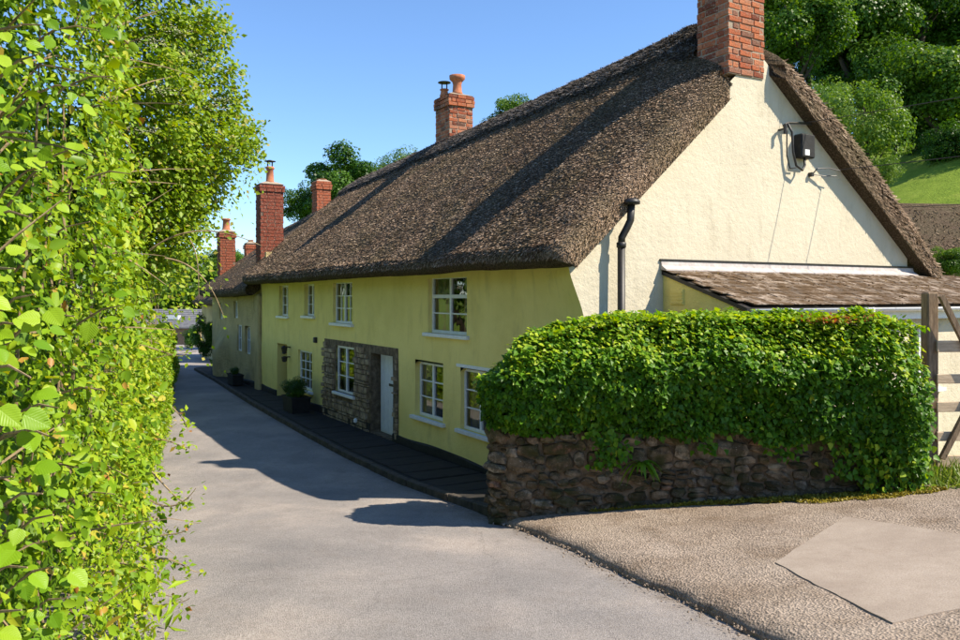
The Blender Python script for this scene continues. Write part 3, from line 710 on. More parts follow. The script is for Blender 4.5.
# exposed rubble panel round the door
g_ = MB(); rr = random.Random(5)
z = .02
while z < 2.2:
    h = rr.uniform(.06, .19); u = 6.92+rr.uniform(0, .1)
    lim = 2.28-.035*(0)
    while u < 12.02:
        l = rr.uniform(.08, .30)
        topz = 2.18+.05*math.sin(u*2.1)+.1*(u-7)/5*0
        bad = z+h > topz
        for o in (OP['l3'], door):
            if u+l > o[0]-.01 and u < o[1]+.01 and z+h > o[2]-.07 and z < o[3]+.01: bad = True
        if not bad:
            e = .02; d = rr.uniform(.035, .08)
            V = [(.03, u+.008, z+.008), (.03, u+l-.008, z+.008), (.03, u+l-.008, z+h-.008), (.03, u+.008, z+h-.008)]
            V += [(-d+rr.uniform(-.01, .01), u+e+rr.uniform(-.008, .012), z+e*.8), (-d+rr.uniform(-.01, .01), u+l-e, z+e*.8+rr.uniform(-.005, .01)), (-d+rr.uniform(-.01, .01), u+l-e, z+h-e*.8), (-d+rr.uniform(-.01, .01), u+e, z+h-e*.8)]
            g_.add(V, [(4, 7, 6, 5), (0, 4, 5, 1), (1, 5, 6, 2), (2, 6, 7, 3), (3, 7, 4, 0)])
        u += l
    z += h
o = g_.build('rubble_stones', M['flint'], cot); o['kind'] = 'stuff'; o['label'] = 'exposed brown rubble stone round the white door'
ops = [OP['l3'], door]
wall_panel('rubble_bedding', 6.92, 12.03, .0, 2.24, [OP['l3'], (door[0], door[1], .10, 2.06)], M['rubblemortar'], cot, lambda u, z: wall_v(u, z)-.006, depth=.3)
wall_panel('door_recess', door[0]-.05, door[1]+.05, .0, 2.1, [(door[0]+.02, door[1]-.02, .12, 2.04, .46)], M['rubblemortar'], cot, lambda u, z: wall_v(u, z)-.005)
# front door
d = MB().box((.25, 7.25, .12), (.30, 8.56, 2.04)); dr = d.build('door', M['doorwhite'], cot)
for k in range(5):
    a = 7.29+k*.25; MB().box((.232, a, .16), (.251, a+.235, 2.0), .004).build('door_board', M['doorwhite'], dr)
MB().lathe([(.02, -.02), (.035, 0), (.02, .02)], (.21, 7.42, 1.05), 10).build('door_knob', M['iron'], dr)
MB().box((.222, 7.39, .96), (.233, 7.45, 1.14)).build('lock_plate', M['iron'], dr)
MB().box((.222, 7.75, 1.28), (.233, 8.0, 1.34)).build('letter_plate', M['iron'], dr)
MB().box((.02, 7.26, -.1), (.29, 8.56, .118), .01).build('doorstep', M['kerb'], cot)
# porch recess: lining and inner door
pl = MB(); pl.box((.94, 15.7, -.1), (.97, 16.95, 1.9)); pl.build('porch_back', M['inside'], cot)
MB().box((.1, 15.74, -.1), (.93, 16.91, .05)).build('porch_floor', M['paving'], cot)
dr = MB().box((.90, 15.9, .06), (.938, 16.75, 1.8), .004).build('door', M['wood'], cot)
MB().lathe([(.02, -.02), (.03, 0), (.02, .02)], (.87, 16.02, .95), 8).build('door_knob', M['iron'], dr)
# plinth
def plinth(a, b, parent, v=-.035, h=.32):
    uu = np.arange(a, b+.2, .2); uu[-1] = b; V = []; F = []
    for i, u in enumerate(uu):
        hz = h+.03*math.sin(u*1.7)
        vv = v+.012*math.sin(u*3.1); V += [(vv, u, -.5), (vv, u, hz-.03), (vv+.035+.02, u, hz)]
    n = len(uu)
    for i in range(n-1):
        for k in (0, 1): F.append((3*i+k, 3*i+k+1, 3*i+k+4, 3*i+k+3))
    V += [(.2, a, -.5), (.2, a, h), (.2, b, -.5), (.2, b, h)]; m = 3*n
    F += [(0, m, m+1, 2, 1), (3*n-3, 3*n-2, 3*n-1, m+3, m+2)]
    MB().add(V, F).build('plinth', M['black'], parent)
plinth(.02, 7.2, cot); plinth(8.62, 15.7, cot); plinth(16.95, 18.86, cot)
# roof and chimneys
ZR = ([-.4, 0, .7, 1.5, 4.4, 8, 12.5, 19.2], [7.72, 7.92, 8.32, 8.58, 8.42, 8.28, 8.13, 7.86])
roof = thatch(cot, -.24, 19.2, lambda u: np.interp(u, *ZR), 7.48, notch=(2.88, 3.92, .12), ewave=.07, straw_n=400000, seed=3, straw_cap=12000)
c1 = chimney(cot, 3.385, .33, .87, .74, 7.17, 10.2, label='tall red brick chimney rising from the cream gable end', seed=11)
pot(c1, 3.2, .33, 10.15, .55, .15)
c2 = chimney(cot, 3.95, 11.75, .80, .92, 7.0, 9.42, L=.3, H=.1, seed=12, label='red brick chimney with two pots halfway along the ridge')
pot(c2, 3.98, 11.6, 9.47, .58, .15, 'flared'); p2 = pot(c2, 3.75, 12.0, 9.47, .24, .12); cowl(c2, 3.75, 12.0, 9.76, .15)
c3 = chimney(cot, .45, 19.55, .84, .7, 3.7, 7.5, L=.27, H=.105, mat='brickdark', single=False, seed=13, label='slender dark brick chimney standing low on the front slope')
pot(c3, .45, 19.5, 7.55, .6, .14); cowl(c3, .45, 19.5, 8.2, .16)
c4 = chimney(cot, 3.75, 23.6, .62, .7, 6.3, 8.34, L=.3, H=.1, single=False, seed=14, corbel=2, label='short weathered brick chimney on the far ridge')
pot(c4, 3.75, 23.6, 8.3, .16, .2)
# wall fittings
def fit(name, mb, mat, label=None, smooth=False):
    o = mb.build(name, M[mat], cot, smooth)
    if label: o['label'] = label
    return o
p = MB(); vp = .52
p.tube([(vp, -.19, .4), (vp, -.19, 4.18)], .058, 12); p.tube([(vp, -.19, 4.16), (vp+.004, -.195, 4.30), (vp+.07, -.24, 4.45), (vp+.11, -.27, 4.56), (vp+.12, -.28, 4.80)], .056, 12)
for zz in (1.6, 2.9, 4.14): p.lathe([(.058, 0), (.074, .01), (.074, .08), (.058, .09)], (vp, -.19, zz), 12)
p.lathe([(.06, 0), (.13, .01), (.135, .05), (.10, .09), (.03, .105)], (vp+.12, -.28, 4.79), 14)
fit('vent_pipe', p, 'iron', 'black cast iron vent pipe on the cream gable', True)
b = MB()
for zz in (1.65, 2.95): b.box((vp-.10, -.2, zz), (vp-.06, .03, zz+.035))
fit('pipe_bracket', b, 'iron')
fit('meter_box', MB().box((4.62, -.17, 5.88), (4.98, .02, 6.30), .02), 'black', 'black electricity box high on the cream gable')
fit('warning_label', MB().box((4.70, -.174, 5.92), (4.82, -.168, 6.02)), 'white')
b = MB(); b.tube([(4.22, .02, 6.34), (4.22, -.16, 6.34)], .018, 6); b.tube([(4.22, -.14, 6.25), (4.22, -.14, 6.42)], .03, 8); b.tube([(4.22, -.1, 6.40), (4.34, -.1, 6.46), (4.75, -.1, 6.50), (5.0, -.1, 6.50)], .02, 6)
fit('cable_bracket', b, 'iron')
b = MB(); b.tube([(4.32, -.1, 6.46), (4.42, -.12, 6.3), (4.45, -.12, 5.95), (4.52, -.13, 5.72), (4.68, -.13, 5.65), (4.76, -.12, 5.75), (4.77, -.1, 5.88)], .022, 6)
b.tube([(4.36, -.06, 6.4), (4.37, -.05, 5.9), (4.45, -.05, 5.68), (4.6, -.06, 5.7)], .012, 5); fit('cable_loop', b, 'iron', None, True)
b = MB(); b.tube([(5.05, -.05, 5.62), (5.12, -.1, 5.72), (5.35, -.16, 5.74), (5.6, -.22, 5.7)], .011, 5); b.tube([(5.05, -.05, 5.62), (5.3, -.1, 5.6), (5.6, -.14, 5.62)], .009, 5); b.box((5.01, -.07, 5.58), (5.07, .02, 5.65)); fit('cable_hook', b, 'iron')
b = MB(); b.box((-.10, 12.66, 2.08), (.03, 12.80, 2.24), .02); fit('wall_lamp', b, 'iron', 'small black lamp on the yellow wall')
b = MB(); b.tube([(0.02, 15.35, 1.80), (-.22, 15.35, 1.84)], .02, 6); b.lathe([(.02, .12), (.11, .06), (.10, .03), (.07, -.1), (.09, -.12), (.03, -.15)], (-.2, 15.35, 1.75), 8); b.tube([(.02, 15.4, 1.5), (-.18, 15.4, 1.5)], .02, 6); b.lathe([(.03, .06), (.1, .03), (.08, -.1), (.03, -.13)], (-.18, 15.4, 1.47), 8); fit('coach_lamp', b, 'iron', 'black coach lamps beside the porch recess')

# ---- lean-to at the gable
LT0, LT1 = 1.52, 9.6
def ltz(u): return 3.84+u*.33
wl = MB(); V = [(LT0, 0.0, -.3), (LT0, -1.55, -.3), (LT0, -1.55, ltz(-1.55)-.09), (LT0, 0.0, ltz(0)-.09), (LT0+.2, 0.0, -.3), (LT0+.2, -1.55, -.3), (LT0+.2, -1.55, ltz(-1.55)-.09), (LT0+.2, 0.0, ltz(0)-.09)]
wl.add(V, [(0, 1, 2, 3), (7, 6, 5, 4), (0, 4, 5, 1), (1, 5, 6, 2), (3, 2, 6, 7)]); fit('lean_to_side_wall', wl, 'yellow')
fw = [(5.55, 6.35, 1.85, 2.95)]
wp = wall_panel('lean_to_front_wall', LT0+.2, LT1-.2, .2, ltz(-1.55)-.1, fw, M['cream'], cot, lambda a, z: -1.55+.0*a, step=.25, depth=-1.35)
# the panel builder works in (depth, run, z): swap run and depth for this wall
me = wp.data; co = np.empty(len(me.vertices)*3); me.vertices.foreach_get('co', co); co = co.reshape(-1, 3)[:, [1, 0, 2]]; me.vertices.foreach_set('co', co.ravel()); me.update()
wf = MB(); a0, a1, b0, b1 = fw[0]
for (p0, p1) in (((a0, -1.5, b0), (a0+.07, -1.42, b1)), ((a1-.07, -1.5, b0), (a1, -1.42, b1)), ((a0+.07, -1.497, b1-.07), (a1-.07, -1.42, b1)), ((a0+.07, -1.497, b0), (a1-.07, -1.42, b0+.07)), (((a0+a1)/2-.025, -1.494, b0+.07), ((a0+a1)/2+.025, -1.42, b1-.07))): wf.box(p0, p1)
lw = wf.build('window', M['white'], cot)
for i in (0, 1):
    q0 = a0+.07 if i == 0 else (a0+a1)/2+.025; q1 = (a0+a1)/2-.025 if i == 0 else a1-.07
    link('pane', np_mesh('pane', [(q0, -1.46, b0+.07), (q1, -1.46, b0+.07), (q1, -1.46, b1-.07), (q0, -1.46, b1-.07)], [(0, 1, 2, 3)]), M['glass'], lw)
MB().box((a0-.1, -1.66, b0-.07), (a1+.1, -1.43, b0-.002), .006).build('sill', M['white'], lw)
MB().box((a0-.1, -1.36, b0-.1), (a1+.1, -.9, b1+.1)).build('room_lining', M['inside'], lw)
lr = MB(); V = []
for v_ in (LT0-.03, LT1):
    for (u_, o_) in ((.03, -.02), (-1.74, -.02), (-1.74, -.08), (.03, -.08)): V.append((v_, u_, ltz(u_)+o_))
lr.add(V, [(0, 1, 2, 3), (7, 6, 5, 4), (0, 4, 5, 1), (1, 5, 6, 2), (2, 6, 7, 3), (3, 7, 4, 0)]); lro = fit('lean_to_roof', lr, 'iron', 'low mossy slate roof of the lean-to')
sm = MB().box((-.14, -.24, -.009), (.14, 0, .009), .004).mesh('slate'); sm.materials.append(M['slate'])
pitch = math.atan(.33); rr = random.Random(8)
for k in range(10):
    u_ = -.03-k*.165; off = (k % 2)*.14; v_ = LT0+.10+off
    while v_ < LT1-.05:
        o = link('slate', sm, None, lro); o.location = (v_, u_-.0, ltz(u_)+.006+rr.uniform(0, .008)); o.rotation_euler = (pitch-.06+rr.uniform(-.02, .02), rr.uniform(-.02, .02), rr.uniform(-.03, .03)); o.scale = (1, 1, rr.uniform(.9, 1.5)); v_ += .287
# moss on the slates
rg = np.random.default_rng(21); N = 13000; a = rg.uniform(LT0+.05, LT1-.1, N); b = -1.7*rg.random(N)**1.1
k = fbm(np.stack([a*1.6, b*3.2, 0*a], -1), 3) > -.02; a, b = a[k], b[k]; P = np.stack([a, b, ltz(b)+.012], -1)
o = leaves('roof_moss', P, np.array([0, -.3, 1.])+rg.normal(0, .6, P.shape), rg.uniform(.02, .055, len(P)), M['redmoss'], lro, np.clip(rg.beta(2, 3, len(P))+.35*(b > -.35)*(a < 3.6), 0, 1))
fl = MB(); V = []
for v_ in (LT0-.06, 8.1):
    for p_ in ((-.005, ltz(0)+.13), (-.03, ltz(0)+.135), (-.05, ltz(0)+.06), (-.15, ltz(-.15)+.045), (-.15, ltz(-.15)+.025), (-.005, ltz(0)+.0)): V.append((v_, p_[0], p_[1]))
fl.add(V, [tuple(range(6)), tuple(range(6, 12))[::-1]]+[(i, i+6, (i+1) % 6+6, (i+1) % 6) for i in range(6)]); fit('flashing', fl, 'lead', 'pale cement flashing along the top of the lean-to roof')
fit('flashing_edge', MB().box((LT0-.08, -.045, ltz(0)+.137), (8.1, -.003, ltz(0)+.165)), 'iron')
fit('fascia', MB().box((LT0+.05, -1.70, ltz(-1.7)-.24), (LT1, -1.66, ltz(-1.7)-.05)), 'white')
gt = MB(); n = 9; V = []
for v_ in (LT0-.02, LT1):
    for k in range(n): a = math.pi*k/(n-1); V.append((v_, -1.765-.062*math.cos(a), ltz(-1.74)-.035-.065*math.sin(a)))
    for k in range(n): a = math.pi*(n-1-k)/(n-1); V.append((v_, -1.765-.054*math.cos(a), ltz(-1.74)-.033-.055*math.sin(a)))
m_ = 2*n; gt.add(V, [(i, (i+1) % m_, m_+(i+1) % m_, m_+i) for i in range(m_)]+[(i, i+1, m_-2-i, m_-1-i) for i in range(n-1)]); go = fit('gutter', gt, 'white', None, True)
for v_ in (2.3, 4.2, 6.2): MB().box((v_-.03, -1.84, ltz(-1.74)-.11), (v_+.03, -1.69, ltz(-1.74)-.028), .01).build('gutter_joint', M['white'], go)
vt = fit('air_vent', MB().box((LT0-.025, -.48, 3.28), (LT0+.02, -.20, 3.52), .006), 'yellow')
for k in range(4): MB().box((LT0-.038, -.46, 3.305+k*.052), (LT0-.026, -.22, 3.33+k*.052)).build('louvre', M['yellow'], vt)

# ================================================================== SECOND COTTAGE OF THE ROW
c_b = at_cottage('rough_walled_cottage', 'grey-brown rough rendered thatched cottage joined to the far end of the yellow one', 'cottage')
OB = [(20.7, 21.5, 1.22, 2.28), (22.1, 22.95, 1.26, 2.30), (22.9, 23.5, 2.55, 3.25), (25.7, 26.3, 2.45, 3.15)]
wall_panel('front_wall', 18.92, 27.7, -.5, 3.9, OB, M['greyrender'], c_b, lambda u, z: wall_v(u, z, .04, .07, False)-.42*sstep(24.0, 24.8, u)*(1-sstep(25.3, 27.2, u))*(1-sstep(.9, 2.1, z)), step=.14)
for o_ in OB: make_window(c_b, *o_, 2, [0, .5, 1], vin=.12, curtain=False, sill=False)
MB().box((.1, 27.5, -.5), (7.6, 27.72, 3.9)).build('end_wall', M['greyrender'], c_b)
MB().box((-.12, 18.95, -.4), (.2, 19.5, 3.5), .05).build('buttress', M['greyrender'], c_b)
plinth(19.55, 23.9, c_b, -.06, .30)
thatch(c_b, 19.25, 28.1, lambda u: np.interp(u, [19, 23.5, 28.5], [7.55, 7.15, 6.75]), 6.5, ve=-.5, ze=3.72, verge0=False, du=.12, nt=30, straw_n=16000, seed=9, ewave=.08)
c5 = chimney(c_b, .6, 27.5, .68, .7, 3.3, 6.35, L=.27, H=.10, single=False, seed=15, label='tall narrow brick chimney with a clay pot at the far end')
pot(c5, .6, 27.5, 6.4, .55, .17)
rt = random.Random(4)
for k in range(7):
    o = MB().lathe([(.10, 0), (.12, .2), (.09, .36)], (0, 0, 0), 8).build('ridge_tile', M['terracotta'], c_b); o.location = (.75+k*.16, 26.9+rt.uniform(-.05, .05), 4.5+k*.13); o.rotation_euler = (0, R(50), rt.uniform(-.2, .2))
MB().box((.5, 26.85, 4.18), (1.9, 27.2, 4.42)).build('tile_bedding', M['lead'], c_b)

# third cottage, farther along and set back
c_c = at_cottage('far_cottage', 'far thatched cottage half hidden behind the row, small brick chimney on its ridge', 'cottage')
wall_panel('front_wall', 33, 42, -.8, 3.2, [(36, 37, .8, 1.9)], M['greyrender'], c_c, lambda u, z: wall_v(u, z, 2.2, .05, False), step=.3, depth=2.4)
MB().box((2.22, 33.0, -.8), (8, 33.2, 3.4)).build('end_wall', M['greyrender'], c_c)
thatch(c_c, 32.7, 42.4, lambda u: 5.9+0*u, 5.2, ve=1.7, ze=3.2, vb=8.9, zb=3.2, vr=5.2, verge0=False, du=.3, nt=16, straw_n=4000, seed=10)
c6 = chimney(c_c, 3.85, 36.4, .62, .62, 3.6, 6.45, L=.27, H=.10, single=False, seed=16); pot(c6, 3.85, 36.4, 6.45, .2, .16)

# far barn at the end of the lane
bx_, by_ = -33.5, 82.0
bz = float(road_z(by_))-.1
barn = thing('slate_barn', 'low grey slate-roofed barn at the far end of the lane', 'barn', (bx_, by_, bz), R(-6))
MB().box((-6, 0, 0), (.6, 5, 2.0)).build('wall', M['greyrender'], barn)
MB().box((.604, .02, 0), (5.0, 4.98, 2.0)).build('stone_wall', M['flint'], barn)
V = [(-6.3, -.35, 1.9), (5.3, -.35, 1.9), (5.3, 2.5, 3.7), (-6.3, 2.5, 3.7), (5.3, 5.35, 1.9), (-6.3, 5.35, 1.9)]
rf = MB().add(V+[(a, b, c-.12) for a, b, c in V], [(0, 1, 2, 3), (3, 2, 4, 5), (7, 6, 9, 8), (8, 9, 11, 10), (0, 6, 7, 1), (4, 10, 11, 5), (1, 7, 8, 2), (2, 8, 10, 4), (3, 9, 6, 0), (5, 11, 9, 3)]).build('roof', M['farslate'], barn)
for k in range(9):
    t0 = .05+k*.105; MB().box((-6.3, -.35+2.85*t0, 1.915+1.8*t0), (5.3, -.35+2.85*t0+.04, 1.95+1.8*t0)).build('slate_course', M['farslate'], rf)
sk = MB().box((1.0, .75, 2.62), (2.3, 1.35, 3.06)); sk = sk.build('skylight', M['white'], rf)
link('pane', np_mesh('pane', [(1.1, .70, 2.66), (2.2, .70, 2.66), (2.2, 1.28, 3.08), (1.1, 1.28, 3.08)], [(0, 1, 2, 3)]), M['glass'], sk)
MB().box((2.0, -.06, 0), (4.4, .03, 1.85)).build('door', M['wood'], barn)
MB().box((-.6, -.05, .6), (.3, .02, 1.5)).build('window', M['white'], barn)

# ================================================================== RIGHT: WALL, IVY, GATE, OUTBUILDING
WP = [(5.40, 9.78), (4.06, 9.99), (2.81, 10.14), (1.53, 10.24), (.75, 10.26), (.38, 10.30), (.15, 10.45), (.10, 10.75), (.25, 11.1), (.6, 11.5), (1.05, 11.85)]
wp_ = np.array(WP); seg = np.r_[0, np.cumsum(np.linalg.norm(np.diff(wp_, axis=0), axis=1))]; WL = seg[-1]
def wpt(s):
    s = np.asarray(s, float); x = np.interp(s, seg, wp_[:, 0]); y = np.interp(s, seg, wp_[:, 1])
    e = .06; dx = np.interp(s+e, seg, wp_[:, 0])-np.interp(s-e, seg, wp_[:, 0]); dy = np.interp(s+e, seg, wp_[:, 1])-np.interp(s-e, seg, wp_[:, 1])
    l = np.hypot(dx, dy)+1e-9; return x, y, -dy/l, dx/l      # point and the outward normal (-dy, dx)
def gz(x, y): return np.where(x > x_right(y)+.02, drive_z(x, y), road_z(y)+.0)
wall = thing('garden_wall', 'low rubble stone garden wall under the ivy beside the driveway', 'wall', (0, 0, 0))
def wall_core():
    n = 70; ss = np.linspace(0, WL, n); x, y, nx, ny = wpt(ss); z0 = gz(x, y)-.25; z1 = np.interp(ss, [0, 2, 5.5, WL], [1.75, 1.75, 1.62, 1.62])
    V = []; F = []
    for i in range(n):
        for (o_, zz) in ((-.05, z0[i]), (-.05, z1[i]), (-.45, z1[i]+.02), (-.45, z0[i])): V.append((x[i]+nx[i]*o_, y[i]+ny[i]*o_, zz))
    for i in range(n-1):
        for k in range(4): F.append((4*i+k, 4*i+(k+1) % 4, 4*i+4+(k+1) % 4, 4*i+4+k))
    F += [(0, 1, 2, 3), (4*n-4, 4*n-1, 4*n-2, 4*n-3)]
    return MB().add(V, F).build('mortar_core', M['rubblemortar'], wall)
core = wall_core()
import bmesh
stone_me = []
for k in range(14):
    bm = bmesh.new(); bmesh.ops.create_cube(bm, size=1.0); bmesh.ops.subdivide_edges(bm, edges=bm.edges[:], cuts=1, use_grid_fill=True)
    rk = random.Random(100+k)
    for v in bm.verts:
        c = v.co; l = max(abs(c.x), abs(c.y), abs(c.z)); f = (.5/ max(c.length, 1e-6))*.45+.55*(1.0)
        cnt = sum(abs(abs(q)-.5) < .01 for q in c)
        sc = {3: .72, 2: .90, 1: 1.04, 0: 1}[cnt]; v.co = c*sc+Vector((rk.uniform(-.12, .12), rk.uniform(-.06, .06), rk.uniform(-.12, .12)))
    me = bpy.data.meshes.new('stone'); bm.to_mesh(me); bm.free(); me.materials.append(M['stone']); stone_me.append(me)
rk = random.Random(3); z = -.05; ns = 0
row = 0
while z < 1.15:
    h = rk.choice([.11, .13, .16, .19, .22]); s = rk.uniform(.02, .15)
    while s < WL-.1:
        l = rk.uniform(.13, .42) if h > .14 else rk.uniform(.12, .3)
        x, y, nx, ny = [float(q) for q in wpt(s+l/2)]
        zz = float(gz(np.array(x+nx*.0), np.array(y)))+z+h/2
        top = float(np.interp(s, [0, 2, 5.5, WL], [1.72, 1.72, 1.6, 1.6]))
        if zz < top:
            # two thin stones sometimes fill one course
            parts = [(zz, h)] if rk.random() > .18 else [(zz-h/4, h/2), (zz+h/4, h/2)]
            for (zc, hh) in parts:
                o = link('stone', rk.choice(stone_me), None, wall); ns += 1
                dpt = rk.uniform(.16, .24); pr = rk.uniform(-.045, .012)
                o.location = (x+nx*(pr-.07), y+ny*(pr-.07), zc); o.scale = (l*.97, dpt, hh*.95)
                o.rotation_euler = (rk.uniform(-.16, .16), rk.uniform(-.24, .24), math.atan2(ny, nx)-math.pi/2+rk.uniform(-.1, .1)+(math.pi if rk.random() < .5 else 0))
        s += l*rk.uniform(.98, 1.06)
    z += h*.98; row += 1

# ivy hedge on the wall
ivy = thing('ivy_hedge', 'dense bright green ivy hedge growing over the stone wall', 'hedge', (2.8, 10.6, 1.6))
def rel(P, o): return np.asarray(P)-np.array(o.location)
rg = np.random.default_rng(31)
def ivy_pts(N, layer):
    s = rg.random(N)*WL; x, y, nx, ny = wpt(s)
    top = np.interp(s, [0, .25, 1.2, 2.4, 3.6, 4.6, 5.2, 5.6, 6.2, WL], [2.98, 3.08, 3.10, 3.12, 3.10, 2.90, 2.66, 2.60, 2.62, 2.7])
    bot = np.interp(s, [0, .3, .5, 1.0, 2.0, 3.0, 4.2, 5.3, WL], [1.05, 1.15, 1.48, 1.62, 1.66, 1.68, 1.70, 1.74, 1.8])
    gap = fbm(np.stack([s*1.7, 0*s, 0*s+4], -1), 3); bot = bot+.22*gap
    w_ = np.interp(s, [0, 5, WL], [.95, .85, .5])
    # superellipse section: front face, top, back
    a = rg.random(N)*2.9; lum = .17*fbm(np.stack([s*1.6, a*1.6, 0*s], -1), 3)+.09*fbm(np.stack([s*5, a*4, 0*s], -1), 2)
    f = np.clip(a, 0, 1.5)/1.5; zz = bot+(top-bot)*np.minimum(f, 1)
    front = np.where(a < 1.5, .14+.20*np.sin(np.clip(f*1.25, 0, 1)*math.pi*.6)-.62*np.clip((f-.58)/.42, 0, 1)**1.8, 0)
    tq = np.clip((a-1.5)/.9, 0, 1); front = np.where(a >= 1.5, -.26-(w_-.24)*tq, front); zz = np.where(a >= 1.5, top+.04*np.sin(tq*3.1)-.05*tq, zz)
    bq = np.clip((a-2.4)/.5, 0, 1); front = np.where(a >= 2.4, -.02-w_, front); zz = np.where(a >= 2.4, top-.05-bq*(top-bot), zz)
    N_ = np.stack([np.where(a < 1.5, nx, np.where(a >= 2.4, -nx, nx*.15)), np.where(a < 1.5, ny, np.where(a >= 2.4, -ny, ny*.15)), np.where(a < 1.5, .05+1.5*np.clip(f-.5, 0, 1)*2, np.where(a >= 2.4, .2, 1.0))], -1); N_ = unit(N_)
    front = front-.24*sstep(4.7, 5.6, s)
    P = np.stack([x+nx*front, y+ny*front, zz], -1)+N_*(lum-layer)[:, None]
    return P, N_, s, a, f
P, N_, s, a, f = ivy_pts(40000, np.maximum(rg.exponential(.06, 40000)-.06, -.10))
nr = N_*.7+rg.normal(0, .45, P.shape)+np.array([.25, -.1, .5])+np.array([.4, -.1, .4])*sstep(.55, .85, np.where(a >= 1.5, 1, f))[:, None]; tip = rg.normal(0, .6, P.shape)+np.array([0, 0, -.8])+N_*.3
var = np.clip(.46+.2*rg.normal(size=len(P))+.18*fbm(P*1.7, 2)+.40*sstep(.5, .85, np.where(a >= 1.5, 1, f))-.08, 0, .965)  # paler towards the top: young growth, with sunlit brightness put into the colour
IVY = (np.array([(0, 0, 0), (-.42, .18, .04), (-.30, .55, .06), (0, .42, -.02), (.30, .55, .06), (.42, .18, .04), (0, 1, -.08)]), np.array([(0, 3, 1), (1, 3, 2), (2, 3, 6), (3, 4, 6), (3, 5, 4), (0, 5, 3)]))
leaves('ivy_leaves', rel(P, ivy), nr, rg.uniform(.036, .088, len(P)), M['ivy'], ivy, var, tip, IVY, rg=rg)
P, N_, s, a, f = ivy_pts(22000, rg.uniform(.08, .4, 22000))
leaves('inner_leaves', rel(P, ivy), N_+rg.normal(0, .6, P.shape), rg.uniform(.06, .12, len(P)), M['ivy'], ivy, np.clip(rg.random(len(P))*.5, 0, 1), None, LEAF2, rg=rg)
# shoots standing out of the top
k = 1500; s = rg.random(k)*5.0; x, y, nx, ny = wpt(s); top = np.interp(s, [0, .25, 1.2, 2.4, 3.6, 4.6, 5.2], [2.98, 3.08, 3.10, 3.12, 3.10, 2.90, 2.54])
cl = fbm(np.stack([s*3.5, 0*s, 0*s], -1), 2); P = np.stack([x-nx*rg.uniform(-.1, .8, k), y-ny*rg.uniform(-.1, .8, k), top+rg.random(k)*(.05+.12*np.clip(cl+.3, 0, 1))], -1)
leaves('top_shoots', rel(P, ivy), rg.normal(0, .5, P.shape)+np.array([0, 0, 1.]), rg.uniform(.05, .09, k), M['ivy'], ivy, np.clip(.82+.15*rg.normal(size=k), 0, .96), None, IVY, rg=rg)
k = 420; s = rg.normal(.95, .28, k).clip(.1, 1.7); x, y, nx, ny = wpt(s); P = np.stack([x-nx*rg.uniform(-.1, .6, k), y-ny*rg.uniform(-.1, .6, k), 3.08+rg.random(k)*.09], -1)
o = leaves('red_shoots', rel(P, ivy), rg.normal(0, .6, P.shape)+np.array([0, 0, 1.]), rg.uniform(.025, .05, k), M['red'], ivy, None, None, LEAF4, rg=rg); o['label'] = 'reddish young shoots on top of the ivy'
# hanging trails and leaves down the right end
k = 1700; s = rg.random(k)**1.6*.75; x, y, nx, ny = wpt(s); fz = rg.random(k); P = np.stack([x+nx*.12+rg.normal(0, .04, k)+.10*(1-s/.75)*rg.random(k), y+ny*.12+rg.normal(0, .06, k)+rg.random(k)*.5*(s < .2), 1.0+fz*1.2], -1)
leaves('hanging_ivy', rel(P, ivy), np.array([.3, -1, .3])+rg.normal(0, .45, P.shape), rg.uniform(.05, .10, k), M['ivy'], ivy, np.clip(.6+.22*rg.normal(size=k), 0, .96), np.array([0, 0, -1])+rg.normal(0, .5, P.shape), IVY, rg=rg)
for (s0, cnt, zlo) in ((3.9, 120, 1.25), (3.72, 60, 1.35), (2.6, 50, 1.45), (1.7, 60, 1.4), (1.0, 110, 1.2)):
    x, y, nx, ny = [float(q) for q in wpt(s0)]; q = rg.random(cnt)
    P = np.stack([x+rg.normal(0, .10, cnt)+.05*np.sin(q*5), y-.10-rg.random(cnt)*.12, zlo+(1.75-zlo)*q], -1)
    leaves('ivy_trail', rel(P, ivy), np.array([0, -1, .4])+rg.normal(0, .5, P.shape), rg.uniform(.05, .10, cnt), M['ivy'], ivy, np.clip(.5+.2*rg.normal(size=cnt), 0, .9), np.array([0, 0, -1])+rg.normal(0, .5, P.shape), IVY, rg=rg)
# fern-like plant rooted in the wall face
fern = thing('wall_fern', 'small green fern sprouting from the stone wall face', 'fern', (2.05, 10.16, 1.30))
for k in range(17):
    az = rg.uniform(math.pi*1.0, math.pi*2.0); ln = rg.uniform(.20, .38); q = np.linspace(0, 1, 7); d_ = np.array([math.cos(az), math.sin(az)*.55]); sd = np.array([-d_[1], d_[0], .25])
    up_ = rg.uniform(.2, .7); mid = np.stack([d_[0]*ln*q, d_[1]*ln*q-.02, ln*(up_*q-1.0*q*q)], -1); wd_ = np.interp(q, [0, .25, .7, 1], [.008, .026, .022, .001])[:, None]*unit(sd)
    fo = link('frond', np_mesh('frond', np.concatenate([mid-wd_, mid+np.array([0, 0, -.006]), mid+wd_]), [(i, i+1, 8+i, 7+i) for i in range(6)]+[(7+i, 8+i, 15+i, 14+i) for i in range(6)], np.full(21, rg.uniform(.35, .8))), M['ivy'], fern)

